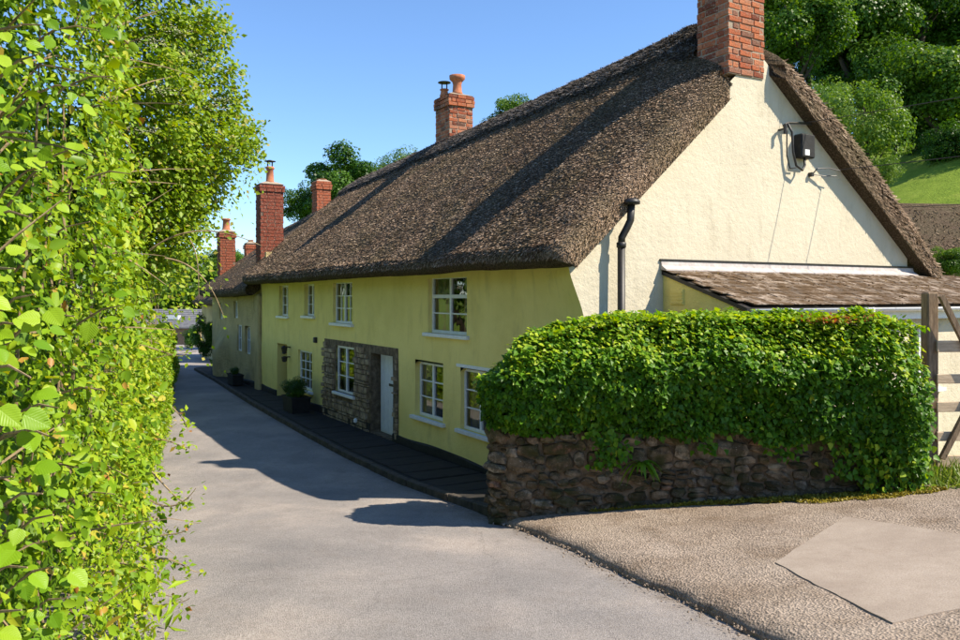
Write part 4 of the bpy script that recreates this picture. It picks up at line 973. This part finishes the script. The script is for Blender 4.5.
# mossy strip and weeds along the foot of the wall
rg = np.random.default_rng(33); N = 14000; x = 1.4+4.2*rg.random(N)**.7; wdt = np.interp(x, [.7, 2, 3, 4.2, 5.0, 5.6], [.0, .05, .26, .46, .40, .16])*(.6+.8*(fbm(np.stack([x*2.2, 0*x, 0*x], -1), 3)+.4))
y = np.interp(x, [1.53, 2.81, 4.06, 5.40], [10.24, 10.14, 9.99, 9.78])-.02-np.maximum(wdt, .01)*rg.random(N)**1.3
P = np.stack([x, y, drive_z(x, y)+.006+.02*rg.random(N)], -1)
ms = leaves('moss', P, rg.normal(0, .7, P.shape)+np.array([0, 0, 1.]), rg.uniform(.012, .038, N), M['moss'], None, None, None, LEAF2, rg=rg); tag(ms, 'yellow-green moss strip along the foot of the stone wall', 'moss')
N = 1300; x = rg.uniform(5.55, 8.0, N); y = rg.uniform(9.6, 10.5, N); P = np.stack([x, y, drive_z(x, y)-.01], -1)
gs = leaves('grass_tuft', P, rg.normal(0, .8, P.shape)+np.array([0, -1, .3]), rg.uniform(.12, .36, N), M['grass'], None, None, rg.normal(0, .45, P.shape)+np.array([0, 0, 1.]), BLADE, rg=rg); tag(gs, 'tuft of long grass at the foot of the gate', 'grass')

# wooden gate
gate = thing('wooden_gate', 'weathered wooden five-bar gate behind the end of the ivy', 'gate', (5.95, 10.55, 1.0), R(4))
MB().box((-.09, -.07, -.1), (.06, .09, 2.46), .015).build('post', M['wood'], gate)
for k, (zz, hh) in enumerate(((.18, .15), (.52, .12), (.90, .13), (1.27, .12), (1.68, .15))): MB().box((.0, -.13, zz), (3.0, -.095, zz+hh), .006).build('rail', M['rail'], gate)
MB().box((3.0, -.15, -.02), (3.14, .1, 2.0), .01).build('end_post', M['wood'], gate)
br = MB(); br.tube([(.02, -.17, 2.42), (1.1, -.17, .30)], [.045, .045], 4); br.build('brace', M['wood'], gate)
br = MB(); br.tube([(.03, -.17, .30), (.95, -.175, 2.0)], [.045, .045], 4); br.build('brace', M['wood'], gate)

# thatched outbuilding behind, right
oxy = xy(14.2, 7.0); oz = float(terrain_z(*oxy))
outb = thing('thatched_outbuilding', 'low thatched outbuilding with reddish-grey roof behind the lean-to', 'outbuilding', (oxy[0], oxy[1], 1.6), R(4))
MB().box((-4, -2.2, -1.5), (7, 2.2, 2.4)).build('wall', M['cream'], outb)
xs = np.linspace(-4.4, 7.4, 50); pr = np.array([(-2.9, 2.25), (-2.95, 2.45), (-2.7, 2.62), (-1.8, 3.35), (-.9, 4.05), (-.15, 4.62), (.15, 4.62), (.9, 4.05), (1.8, 3.35), (2.9, 2.4)])
V = np.array([[(x_, a_, b_+.03*float(vnoise(np.array([x_*1.3, a_*2, 0])))) for (a_, b_) in pr] for x_ in xs])
orf = link('roof', np_mesh('roof', V.reshape(-1, 3), grid_faces(50, len(pr))), M['thatch'], outb, True)
rg = np.random.default_rng(41); N = 16000; xx = rg.uniform(-4.4, 7.4, N); q = rg.random(N); P = np.stack([xx, -2.85+2.7*q, 2.5+2.1*q], -1)
STR = (np.array([(-.10, 0, 0), (.10, 0, 0), (.05, 1, .0), (-.05, 1, .0)]), np.array([(0, 1, 2), (0, 2, 3)]))
leaves('straw', P, np.array([0, -.6, .8])+rg.normal(0, .4, P.shape), rg.uniform(.08, .18, N), M['straw'], orf, None, np.array([0, -.8, -.4])+rg.normal(0, .3, P.shape), STR, rg=rg)
rcp = MB().tube([(-4.45, 0, 4.58), (1.5, 0, 4.62), (7.45, 0, 4.58)], [.16, .16, .16], 8); rcp.build('ridge_cap', M['thatch'], orf, True)

# wires to the gable
pl_ = thing('utility_pole', 'wooden utility pole carrying the wires to the gable', 'pole', (18.1, 7.4, float(terrain_z(18.1, 7.4))))
ph = 8.3-pl_.location.z
MB().tube([(0, 0, -.5), (0, 0, ph)], [.13, .10], 10).build('shaft', M['bark'], pl_); MB().box((-.05, -.6, ph-.5), (.05, .6, ph-.4)).build('cross_arm', M['wood'], pl_)
def wire(name, a, b, sag, r, label):
    q = np.linspace(0, 1, 24); A, B_ = np.array(a), np.array(b); P = A+(B_-A)*q[:, None]; P[:, 2] -= sag*4*q*(1-q)
    o = MB().tube([tuple(p) for p in P], r, 5).build(name, M['iron']); tag(o, label, 'wire')
def wl_(v, u, z): x, y = xy(v, u); return (x, y, z)
wire('overhead_wire', wl_(4.75, -.12, 6.50), (18.1, 7.4, 7.9), .12, .007, 'upper thin wire running from the gable to the pole')
wire('overhead_wire', wl_(5.6, -.22, 5.72), (18.1, 7.8, 6.7), .12, .007, 'lower thin wire running from the gable hook to the pole')
wire('overhead_wire', wl_(9.2, 2.0, 5.4), (18.1, 8.0, 5.4), .12, .006, 'lowest thin wire crossing the dark trees at right')

# ================================================================== LEFT: ROADSIDE HEDGE
HP = np.array([(-1.30, -3.0), (-1.28, 0), (-1.42, 1.5), (-1.72, 3), (-2.34, 5.2), (-3.05, 6.8), (-4.25, 9.3), (-5.5, 12.3), (-7.6, 18.8), (-10.5, 26.5), (-14.6, 38)])
hseg = np.r_[0, np.cumsum(np.linalg.norm(np.diff(HP, axis=0), axis=1))]; HL = hseg[-1]
def hpt(s):
    x = np.interp(s, hseg, HP[:, 0]); y = np.interp(s, hseg, HP[:, 1]); e = .5
    dx = np.interp(s+e, hseg, HP[:, 0])-np.interp(s-e, hseg, HP[:, 0]); dy = np.interp(s+e, hseg, HP[:, 1])-np.interp(s-e, hseg, HP[:, 1]); l = np.hypot(dx, dy)
    return x, y, dy/l, -dx/l
hedge = thing('roadside_hedge', 'tall sunlit mixed hedge crowding the left side of the lane', 'hedge', (-3.0, 6.0, float(road_z(6.0))))
def hedge_pts(N, rg, depth, smin=1.0, smax=HL, bias=2.3):
    s = smin+(smax-smin)*rg.random(N)**bias; x, y, nx, ny = hpt(s); g0 = road_z(y)
    H = np.interp(y, [0, 5, 7, 8.2, 9.4, 12, 25, 40], [5.8, 5.8, 6.2, 5.4, 2.2, 2.1, 2.1, 2.2])+.35*fbm(np.stack([s*.8, 0*s, 0*s+2], -1), 3)
    h = rg.random(N)**.9
    prof = np.interp(h, [0, .08, .3, .6, .85, 1.0], [.02, .12, .08, .0, .02, -.35])          # belly near the ground, shoulder drawn in at the top
    lum = .26*fbm(np.stack([s*.9, h*4.0, 0*s+5], -1), 3)+.17*fbm(np.stack([s*3.2, h*14, 0*s], -1), 2)
    off = prof+lum*np.interp(y, [2, 4, 6, 12, 30], [1.0, 1.1, .8, .6, .8])-depth
    P = np.stack([x+nx*off, y+ny*off, g0+.02+H*h], -1)
    Nn = np.stack([nx, ny, .25+.8*np.clip(h-.85, 0, 1)*6], -1); return P, unit(Nn), s, h
rg = np.random.default_rng(51)
N = 230000; P, Nn, s, h = hedge_pts(N, rg, np.maximum(rg.exponential(.15, N)-.10, -.14))
dist = np.linalg.norm(P-np.array([0, 0, EYE]), axis=1)
clump = fbm(P*5.5, 2)+.6*fbm(P*2.3+31, 2); ok = (dist > 1.25) & (P[:, 1] > .35) & (clump > -.12); P, Nn, dist = P[ok], Nn[ok], dist[ok]
nr = Nn*.5+rg.normal(0, .62, P.shape)+np.array([.35, -.15, .45]); tip = rg.normal(0, .7, P.shape)+np.array([0, 0, -.6])+Nn*.4
var = np.clip(.46+.22*rg.normal(size=len(P))+.2*fbm(P*1.3, 2), 0, .93); fl = rg.random(len(P)) < .018; var[fl] = rg.uniform(.95, 1, fl.sum())
leaves('hedge_leaves', rel(P, hedge), nr, np.clip(rg.lognormal(-3.34, .42, len(P)), .014, .085)*np.interp(dist, [1, 2.5, 4.5, 12, 30], [.5, .7, 1, 1.25, 2.0]), M['hedge'], hedge, var, tip, LEAF6, rg=rg)
N = 40000; P, Nn, s, h = hedge_pts(N, rg, rg.uniform(.42, 1.0, N)); dist = np.linalg.norm(P-np.array([0, 0, EYE]), axis=1); ok = (dist > 1.3) & (P[:, 1] > .2); P, Nn = P[ok], Nn[ok]
leaves('inner_leaves', rel(P, hedge), Nn+rg.normal(0, .7, P.shape), rg.uniform(.07, .14, len(P)), M['hedge'], hedge, rg.random(len(P))*.2, None, LEAF2, rg=rg)  # inner and back leaves coloured darker, painting shade into the hedge gaps
N = 16000; P, Nn, s, h = hedge_pts(N, rg, rg.uniform(.7, 1.5, N), bias=1.8); P[:, 2] = road_z(P[:, 1])+(P[:, 2]-road_z(P[:, 1]))*.96; dist = np.linalg.norm(P-np.array([0, 0, EYE]), axis=1); ok = (dist > 1.9) & (P[:, 1] > .2) & (P[:, 1] < 16); P, Nn = P[ok], Nn[ok]
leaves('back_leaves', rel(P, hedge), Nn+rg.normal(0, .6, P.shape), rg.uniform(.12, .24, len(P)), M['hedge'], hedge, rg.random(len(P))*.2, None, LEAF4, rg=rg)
# low herbs and grass along its foot
N = 5200; P, Nn, s, h = hedge_pts(N, rg, rg.uniform(-.16, .1, N), bias=1.9); P[:, 2] = road_z(P[:, 1])+rg.random(N)**2*.55
ok = P[:, 1] > 3.5; P = P[ok]
leaves('verge_herbs', rel(P, hedge), rg.normal(0, .6, P.shape)+np.array([.4, -.3, .5]), rg.uniform(.05, .16, len(P)), M['hedge'], hedge, np.clip(.65+.2*rg.normal(size=len(P)), 0, .96), rg.normal(0, .4, P.shape)+np.array([.3, 0, .9]), (LEAF4[0]*np.array([.35, 1, 1]), LEAF4[1]), rg=rg)
# stems inside and bare twigs poking out
m = MB(); ry = random.Random(9)
for k in range(70):
    s = 2+36*ry.random()**2; x, y, nx, ny = [float(q) for q in hpt(s)]; dpt = ry.uniform(.35, .9); z0 = float(road_z(y))
    p0 = Vector((x-nx*dpt, y-ny*dpt, z0-.1)); pts = [p0]
    for j in range(5): pts.append(pts[-1]+Vector((ry.uniform(-.12, .16), ry.uniform(-.16, .16), ry.uniform(.6, 1.0))))
    m.tube([tuple(q-Vector(hedge.location)) for q in pts], [.018, .016, .014, .011, .008, .004], 5)
o = m.build('stems', M['twig'], hedge); o['kind'] = 'stuff'
tw = MB()
for k in range(260):
    s = 2.2+12*ry.random()**1.3; x, y, nx, ny = [float(q) for q in hpt(s)]; z0 = float(road_z(y))+ry.uniform(.2, 4.6)
    p = Vector((x-nx*.12, y-ny*.12, z0)); dv = Vector((nx, ny, 0))*ry.uniform(.2, .8)+Vector((ry.uniform(-.5, .5), ry.uniform(-.9, .6), ry.uniform(-.4, .8))); dv.normalize(); L = ry.uniform(.25, .75)
    pts = [p+dv*L*q+Vector((0, 0, -.12*q*q*L)) for q in (0, .35, .7, 1)]
    if min((q-Vector((0, 0, EYE))).length for q in pts) < 1.3: continue
    tw.tube([tuple(q-Vector(hedge.location)) for q in pts], [.006, .005, .004, .002], 4, False)
o = tw.build('twigs', M['twig'], hedge); o['kind'] = 'stuff'
# long arching bramble sprays reaching over the lane
def spray(parent, pts, r, nleaf, ls, mat, rg, flat=.5):
    pts = [Vector(p) for p in pts]; q = np.linspace(0, 1, 14)
    C3 = np.array([((1-t)**3)*np.array(pts[0])+3*t*(1-t)**2*np.array(pts[1])+3*t*t*(1-t)*np.array(pts[2])+t**3*np.array(pts[3]) for t in q])
    L0 = np.array(parent.location); o = MB().tube([tuple(p-L0) for p in C3], list(np.linspace(r, r*.3, 14)), 5).build('branch', M['twig'], parent)
    if nleaf:
        t = rg.random(nleaf)**.8; P = np.stack([np.interp(t, q, C3[:, k]) for k in range(3)], -1)+rg.normal(0, .035, (nleaf, 3))
        V, F, kk = leaf_geo(P-L0, rg.normal(0, flat, P.shape)+np.array([.1, -.3, .8]), rg.uniform(.6, 1.2, nleaf)*ls, rg.normal(0, .8, P.shape)+np.array([.2, 0, -.3]), LEAF4, rg)
        lv = link('spray_leaves', np_mesh('spray_leaves', V, F, np.repeat(np.clip(.55+.22*rg.normal(size=nleaf), 0, 1), kk)), M[mat], o); lv['kind'] = 'stuff'
    return o
def ray(px, py, d): return ((px-480)/800*d, d, EYE+(297-py)/800*d)
spray(hedge, [ray(150, 250, 7.2), ray(185, 222, 7.2), ray(225, 228, 7.3), ray(262, 246, 7.4)], .010, 0, .05, 'hedge', rg)
spray(hedge, [ray(165, 258, 7.0), ray(200, 262, 7.0), ray(215, 290, 7.1), ray(224, 318, 7.1)], .009, 3, .05, 'hedge', rg)
spray(hedge, [ray(190, 240, 6.6), ray(200, 255, 6.6), ray(198, 280, 6.6), ray(199, 300, 6.6)], .006, 0, .05, 'hedge', rg)
for a in (((150, 560), (175, 552), (190, 575), (200, 572)), ((150, 500), (172, 515), (188, 500), (196, 488)), ((150, 470), (170, 490), (185, 512), (192, 498)), ((150, 610), (170, 600), (180, 606), (190, 598)), ((150, 395), (170, 400), (186, 420), (188, 430)), ((140, 345), (165, 350), (180, 362), (188, 352)), ((150, 440), (172, 436), (183, 452), (190, 446)), ((140, 540), (165, 530), (182, 540), (192, 524))):
    spray(hedge, [ray(p[0], p[1], 5.4) for p in a], .007, 34, .045, 'hedge', rg)

# elder bush leaning out above the hedge
elder = thing('elder_bush', 'elder bush with leafy branches arching over the hedge into the blue sky', 'bush', (-4.3, 8.0, float(road_z(8.0))))
m = MB(); L0 = Vector(elder.location)
for (bx, by) in ((0, 0), (.25, -.4), (-.3, .3)):
    m.tube([(bx, by, -.1), (bx+.05, by, 1.6), (bx, by+.1, 3.0), (bx+.25, by+.1, 4.2), (bx+.4, by, 5.2)], [.06, .05, .04, .025, .01], 7)
m.build('trunk', M['bark'], elder)
tips = [(256, 128, 8.0), (256, 150, 8.1), (236, 68, 7.8), (238, 96, 8.0), (214, 14, 7.6), (205, -25, 7.6), (220, 172, 8.0), (214, 194, 8.2), (212, 50, 8.3), (248, 140, 7.6), (202, 208, 8.0), (190, -60, 7.4), (240, 118, 8.4), (225, 30, 8.2), (212, 120, 7.5), (205, 160, 7.4), (195, 90, 7.2), (196, 190, 7.4), (170, -80, 7.5), (185, 20, 7.4), (185, 225, 7.6), (180, 130, 7.0), (175, 60, 7.0)]
for (tx, ty, d) in tips:
    tp_ = Vector(ray(tx, ty, d)); b0 = Vector((-3.75+rg.uniform(-.2, .35), 7.8+rg.uniform(-.4, .4), max(3.3, tp_.z-rg.uniform(.4, 1.1)))); md = b0.lerp(tp_, .5)+Vector((0, 0, .25))
    br_ = spray(elder, [b0, b0.lerp(md, .6)+Vector((0, 0, .1)), md, tp_], .011, 200, .07, 'elder', rg, .6)
    q = rg.random(1300)**.8; ctr = np.array(b0)+(np.array(tp_)-np.array(b0))*q[:, None]; P = ctr+np.clip(rg.normal(0, 1, (1300, 3)), -1.9, 1.9)*np.array([.20, .26, .19])*np.interp(q, [0, .6, 1], [2.0, 1.1, .32])[:, None]
    V, F, kk = leaf_geo(P-np.array(L0), rg.normal(0, .5, P.shape)+np.array([.5, -.3, .6]), rg.uniform(.03, .07, 1300), rg.normal(0, .8, P.shape)+np.array([.3, 0, -.4]), LEAF4, rg)
    lv = link('side_leaves', np_mesh('side_leaves', V, F, np.repeat(np.clip(.58+.24*rg.normal(size=1300), 0, 1), kk)), M['elder'], br_); lv['kind'] = 'stuff'
for (tx, ty, d) in ((152, 42, 6.6), (205, 92, 7.5), (190, 55, 7.0), (222, 100, 7.7), (165, 90, 6.6), (140, 130, 6.0), (176, 30, 7.0), (214, 107, 7.6)):
    c = np.array(ray(tx, ty, d)); n_ = 90; P = c+rg.normal(0, 1, (n_, 3))*np.array([.07, .07, .015])
    V, F, kk = leaf_geo(P-np.array(L0), rg.normal(0, .2, P.shape)+np.array([0, -.3, 1]), rg.uniform(.012, .022, n_), None, LEAF2, rg)
    fh = link('flower_head', np_mesh('flower_head', V, F, np.repeat(rg.random(n_), kk)), M['flower'], elder); fh['kind'] = 'stuff'

# hazel with large leaves close to the camera
hazel = thing('hazel_bush', 'hazel bush with big pale green leaves at the left edge, nearest the viewer', 'bush', (-1.75, 2.0, float(road_z(2.0))))
def hazel_leaf(k):
    rk = random.Random(k); n = 9; V = []; F = []
    for i in range(n+1):
        t_ = i/n; wv = .47*math.sin(math.pi*min(1, t_*1.02)**.75)**.8*(1-.25*t_)+.0
        if i in (0,): wv = .02
        if i == n: wv = 0.004
        jag = .025 if i % 2 else -.01
        y = t_; zc = -.10*t_*t_; V += [(-wv-(jag if 0 < i < n else 0), y-.03*(i % 2), zc+.10*wv+rk.uniform(-.015, .015)), (-wv*.5, y, zc+.07*wv+.02*(i % 2)), (0, y, zc-.02), (wv*.5, y, zc+.07*wv+.02*(i % 2)), (wv+(jag if 0 < i < n else 0), y-.03*(i % 2), zc+.10*wv+rk.uniform(-.015, .015))]
    for i in range(n):
        for j in range(4): a = i*5+j; F.append((a, a+1, a+6, a+5))
    me = np_mesh('leaf', V, F); me.materials.append(M['hazelobj']); me.polygons.foreach_set('use_smooth', np.ones(len(me.polygons), bool)); return me
hm = [hazel_leaf(k) for k in range(4)]
L0 = Vector(hazel.location); mst = MB()
for (bx, by) in ((-.35, 0), (-.3, .5), (-.4, -.4), (-.4, .9)): mst.tube([(bx, by, -.1), (bx, by, .8), (bx+.1, by, 1.8), (bx+.05, by, 2.9), (bx+.15, by, 3.8)], [.016, .014, .011, .008, .004], 6)
o = mst.build('stems', M['twig'], hazel); o['kind'] = 'stuff'
rh = random.Random(17); cnt = 0
anch = [(8, 20, 2.0), (30, 60, 2.4), (15, 135, 2.1), (60, 95, 2.9), (95, 85, 3.2), (20, 215, 2.2), (70, 225, 3.0), (25, 290, 2.1), (60, 320, 2.6), (15, 375, 1.9), (35, 430, 2.2), (90, 390, 3.0), (30, 500, 2.1), (45, 520, 2.3), (15, 560, 2.0), (70, 470, 2.9), (10, 610, 2.0), (60, 600, 2.7), (110, 300, 3.3), (120, 180, 3.4), (40, 165, 2.5), (85, 30, 3.2), (15, 330, 2.2), (100, 500, 3.3), (50, 410, 2.5), (5, 470, 1.9), (30, 20, 2.5), (60, 150, 2.8), (5, 260, 2.0), (40, 570, 2.4)]
for (ax, ay, d) in anch:
    tipp = Vector(ray(ax+rh.uniform(5, 20), ay+rh.uniform(-10, 10), d)); b0 = Vector(ray(ax-55, ay+rh.uniform(10, 70), d+.15)); 
    q = [b0.lerp(tipp, t_)+Vector((0, 0, .05*math.sin(t_*3.1))) for t_ in (0, .35, .7, 1)]
    bo = MB().tube([tuple(p-L0) for p in q], [.006, .005, .004, .002], 5).build('twig', M['twig'], hazel)
    for j in range(6):
        t_ = rh.uniform(.15, 1.05); p = b0.lerp(tipp, t_)+Vector((rh.uniform(-.05, .05), rh.uniform(-.06, .06), rh.uniform(-.09, .09)))
        if cnt >= 290: break
        lf = link('leaf', rh.choice(hm), None, hazel); cnt += 1
        nrm = Vector((rh.gauss(.35, .3), rh.gauss(-.55, .3), rh.gauss(.75, .3))).normalized(); td = Vector((rh.gauss(.55, .5), rh.gauss(-.1, .4), rh.gauss(-.35, .4)))
        td = (td-nrm*td.dot(nrm)).normalized(); bd = td.cross(nrm); sc = rh.uniform(.03, .075)
        lf.matrix_local = Matrix.Translation(p-L0) @ Matrix((bd, td, nrm)).transposed().to_4x4() @ Matrix.Scale(sc, 4)

# ================================================================== TREES
def crown_mesh(name, seed, rx, rz, n_leaf, lsize, nlobe=26, mat='treemid'):
    rg = np.random.default_rng(seed); d = unit(rg.normal(size=(nlobe, 3))); d[:, 2] = d[:, 2]*.85+.12
    c = d*np.array([rx, rx, rz])*rg.uniform(.42, .86, (nlobe, 1)); r = rg.uniform(.22, .42, nlobe)*min(rx, rz)
    k = rg.integers(0, nlobe, n_leaf); dd = unit(rg.normal(size=(n_leaf, 3))); sub = .10*fbm(dd*4.0+k[:, None]*3.1, 2)
    rad = r[k]*(1-.35*rg.random(n_leaf)**2+sub)
    P = c[k]+dd*rad[:, None]*np.array([1.05, 1.05, .8])
    nr = dd*.7+unit(c[k])*.3+rg.normal(0, .5, P.shape)+np.array([0, 0, .45])
    V, F, kk = leaf_geo(P, nr, lsize*rg.uniform(.6, 1.35, n_leaf), None, LEAF2, rg)
    var = np.clip(.5+.18*rg.normal(size=n_leaf)+.22*rg.normal(size=nlobe)[k], 0, 1)
    me = np_mesh(name, V, F, np.repeat(var, kk)); me.materials.append(M[mat]); return me
def trunk_mesh(seed, h, r):
    rk = random.Random(seed); m = MB(); m.tube([(0, 0, -.6), (0, 0, h*.3), (rk.uniform(-.2, .2), rk.uniform(-.2, .2), h*.65), (rk.uniform(-.3, .3), rk.uniform(-.3, .3), h)], [r*1.25, r, r*.75, r*.25], 8)
    for k in range(6):
        a = rk.uniform(0, 6.28); z = h*rk.uniform(.5, .72); L = h*rk.uniform(.16, .28); m.tube([(0, 0, z), (math.cos(a)*L*.5, math.sin(a)*L*.5, z+L*.35), (math.cos(a)*L, math.sin(a)*L, z+L*.8)], [r*.45, r*.3, r*.08], 6)
    me = m.mesh('trunk'); me.materials.append(M['bark']); return me
CM = {}
for kind in ('treedark', 'treemid', 'treelight'):
    for v in range(3): CM[(kind, v)] = crown_mesh('crown', 60+7*v+len(kind), 1.0, .95, 13000 if kind != 'treelight' else 10500, .062 if kind != 'treelight' else .052, 24+5*v, kind)
TM = [trunk_mesh(k, 1.0, .035) for k in range(3)]
def tree(px, py, d, rpx, kind, label, group=None, v=0, asp=1.0, name='tree'):
    x, y, z = ray(px, py, d); r = rpx/800*d; gzv = float(terrain_z(x, y)); base = min(gzv, z-r*1.2)
    t_ = thing(name, label, 'tree', (x, y, base), 0, group)
    cr = link('crown', CM[(kind, v % 3)], None, t_); cr.location = (0, 0, z-base); cr.scale = (r, r, r*asp); cr.rotation_euler = (0, 0, random.uniform(0, 6.28))
    tk = link('trunk', TM[v % 3], None, t_); hh = z-base+r*.35; tk.scale = (r*1.7, r*1.7, hh)
    return t_
tree(345, 188, 62, 46, 'treedark', 'round dark green tree behind the short ridge chimney', None, 0)
tree(305, 205, 66, 26, 'treedark', 'small dark tree left of the short ridge chimney', None, 1)
tree(402, 172, 74, 32, 'treelight', 'lighter green tree rising behind the middle of the thatched ridge', None, 1)
tree(372, 190, 80, 30, 'treemid', 'mid green tree between the dark tree and the ridge', None, 2)
tree(512, 122, 70, 30, 'treemid', 'tree top just peeping over the thatched ridge', None, 2)
tree(862, 128, 31, 50, 'treelight', 'pale feathery tree just behind the right verge of the roof', None, 0, 1.15)
tree(822, 112, 34, 34, 'treelight', 'pale green young tree against the roof verge', None, 2, 1.1)
tree(880, 172, 30, 22, 'treelight', 'low pale bush at the foot of the feathery tree', None, 1)
tree(940, 88, 44, 62, 'treemid', 'broad sunlit tree on the hillside at the right edge', None, 1, .95)
tree(925, 140, 46, 30, 'treedark', 'dark shrubby tree at the upper edge of the meadow', None, 2)
tree(975, 130, 45, 40, 'treedark', 'dark shrubby tree at the meadow edge by the right border', None, 0)
tree(895, 118, 47, 34, 'treedark', 'dark tree in the gap behind the feathery pale one', None, 1)
tree(948, 148, 41, 30, 'treedark', 'dark low tree shading the top of the small meadow', None, 1)
tree(992, 146, 40, 36, 'treedark', 'dark low tree at the right border above the meadow', None, 2)
tree(800, 32, 46, 52, 'treemid', 'bright leafy tree beside the gable chimney', None, 2)
tree(780, 92, 48, 40, 'treemid', 'leafy tree low behind the gable chimney', None, 0)
for k, (tx_, ty_, hh_, rr_) in enumerate(((-9.6, 13.5, 4.6, 3.0), (-12.0, 18.5, 4.8, 3.2), (-14.6, 24.0, 4.8, 3.2), (-8.2, 8.6, 4.4, 2.6), (-18.4, 31.0, 4.6, 3.4))):  # out-of-view trees, added to keep sky light off the lane and facade
    zb_ = float(terrain_z(tx_, ty_)); t_ = thing('tree', 'out-of-view tree added behind the roadside hedge to block sky light', 'tree', (tx_, ty_, zb_), 0, 'out-of-view trees added to block sky light')
    cr = link('crown', CM[('treemid', k % 3)], None, t_); cr.location = (0, 0, hh_); cr.scale = (rr_, rr_, rr_*1.1); tk = link('trunk', TM[k % 3], None, t_); tk.scale = (rr_*1.6, rr_*1.6, hh_+.8)
WG = 'trees of the dark wood on the hillside'; wl_label = 'tree in the dense dark wood on the hillside behind the gable'
rw = random.Random(23)
for (px, py, d, r) in ((845, 30, 80, 80), (905, 60, 84, 90), (960, -10, 88, 90), (800, -10, 86, 80), (860, 20, 58, 60), (915, -5, 60, 62), (965, 20, 62, 62), (885, 75, 56, 44), (830, -30, 64, 60), (905, 130, 52, 34), (950, 150, 56, 34), (985, 120, 55, 46), (1010, 30, 66, 70), (870, -60, 72, 70), (930, -75, 74, 75), (770, -20, 66, 60), (800, -60, 74, 66), (990, -60, 76, 80), (735, -10, 72, 40), (845, 70, 60, 40), (1040, 100, 52, 60), (1070, 20, 60, 70)):
    tree(px, py, d, r, rw.choice(['treedark', 'treedark', 'treemid']), wl_label, WG, rw.randrange(3), rw.uniform(.85, 1.1))
# far wood at the end of the lane
FG = 'trees of the far wooded hill'
for k in range(60):
    px = rw.uniform(90, 290); row_ = k % 3; d = (150, 175, 200)[row_]+rw.uniform(-8, 8); py = (296, 281, 266)[row_]+rw.uniform(-5, 5)-.0*(px-190)
    tree(px, py, d, rw.uniform(14, 20), rw.choice(['treedark', 'treemid', 'treemid']), 'tree on the far wooded hill at the end of the lane', FG, rw.randrange(3), .9)
# bush beside the outbuilding and dark bush at the lane
def bush(px, py, d, rpx, kind, label, v=0, asp=1.0):
    x, y, z = ray(px, py, d); r = rpx/800*d; t_ = thing('bush', label, 'bush', (x, y, z-r*asp)); cr = link('foliage', CM[(kind, v)], None, t_); cr.location = (0, 0, r*asp); cr.scale = (r, r, r*asp)
    tk = link('stem', TM[v], None, t_); tk.scale = (r*1.2, r*1.2, r*asp)
bush(950, 264, 20, 22, 'treemid', 'green bush between the lean-to and the thatched outbuilding', 1)
bush(203, 338, 46, 13, 'treedark', 'dark bush at the corner past the far cottages', 0, 2.0)
bush(192, 338, 60, 10, 'treedark', 'dark rounded bush beside the far road', 1, 1.4)

# ================================================================== SMALL THINGS ON THE PAVEMENT
def on_pave(v, u): x, y = xy(v, u); return (x, y, float(road_z(y))+.115)
def planter(v, u, label, w_, dpt, h, r, n_, name='planter', kind='treedark'):
    t_ = thing(name, label, 'planter', on_pave(v, u), TH); m = MB()
    V = []
    for (k, z) in ((.9, 0), (1, h*.9), (1.06, h*.9), (1.06, h), (.92, h), (.9, h*.85)):
        V += [(-w_/2*k, -dpt/2*k, z), (w_/2*k, -dpt/2*k, z), (w_/2*k, dpt/2*k, z), (-w_/2*k, dpt/2*k, z)]
    F = [(3, 2, 1, 0)]+[(4*i+a, 4*i+(a+1) % 4, 4*i+4+(a+1) % 4, 4*i+4+a) for i in range(5) for a in range(4)]+[(20, 21, 22, 23)]
    m.add(V, F); m.build('trough', M['black'], t_)
    cr = link('foliage', CM[(kind, 1)], None, t_); cr.location = (0, 0, h+r*.45); cr.scale = (r*.8, r*1.3, r*.7)
planter(-.55, 12.9, 'dark planter with a low evergreen beside the cottage door', .55, .95, .45, .5, 1)
planter(-.45, 21.0, 'black trough against the rough walled cottage', .4, .9, .4, .25, 2)
t_ = thing('garden_light', 'small pale glass light standing by the cottage wall', 'light', on_pave(-.28, 8.9), TH)
MB().tube([(0, 0, 0), (0, 0, .22)], .012, 6).build('stake', M['iron'], t_); MB().lathe([(.02, .2), (.05, .22), (.05, .29), (.02, .31)], (0, 0, 0), 10).build('globe', M['white'], t_)
# scattered grit at the broken edge of the driveway
rg = np.random.default_rng(71); N = 260; y = rg.uniform(4.8, 10.6, N); x = x_right(y)-np.abs(rg.normal(0, .10, N))-.01
peb = MB()
for i in range(N):
    r = rg.uniform(.005, .016); z = float(road_z(y[i]))+r*.4; c = np.array([x[i], y[i], z]); j = rg.uniform(.6, 1.2, 6)
    peb.add([c+r*np.array(q)*jj for q, jj in zip(((1, 0, 0), (-1, 0, 0), (0, 1, 0), (0, -1, 0), (0, 0, 1), (0, 0, -1)), j)], [(0, 2, 4), (2, 1, 4), (1, 3, 4), (3, 0, 4), (2, 0, 5), (1, 2, 5), (3, 1, 5), (0, 3, 5)])
o = peb.build('gravel', M['apron']); tag(o, 'loose grit along the broken edge of the driveway', 'gravel', kind='stuff')
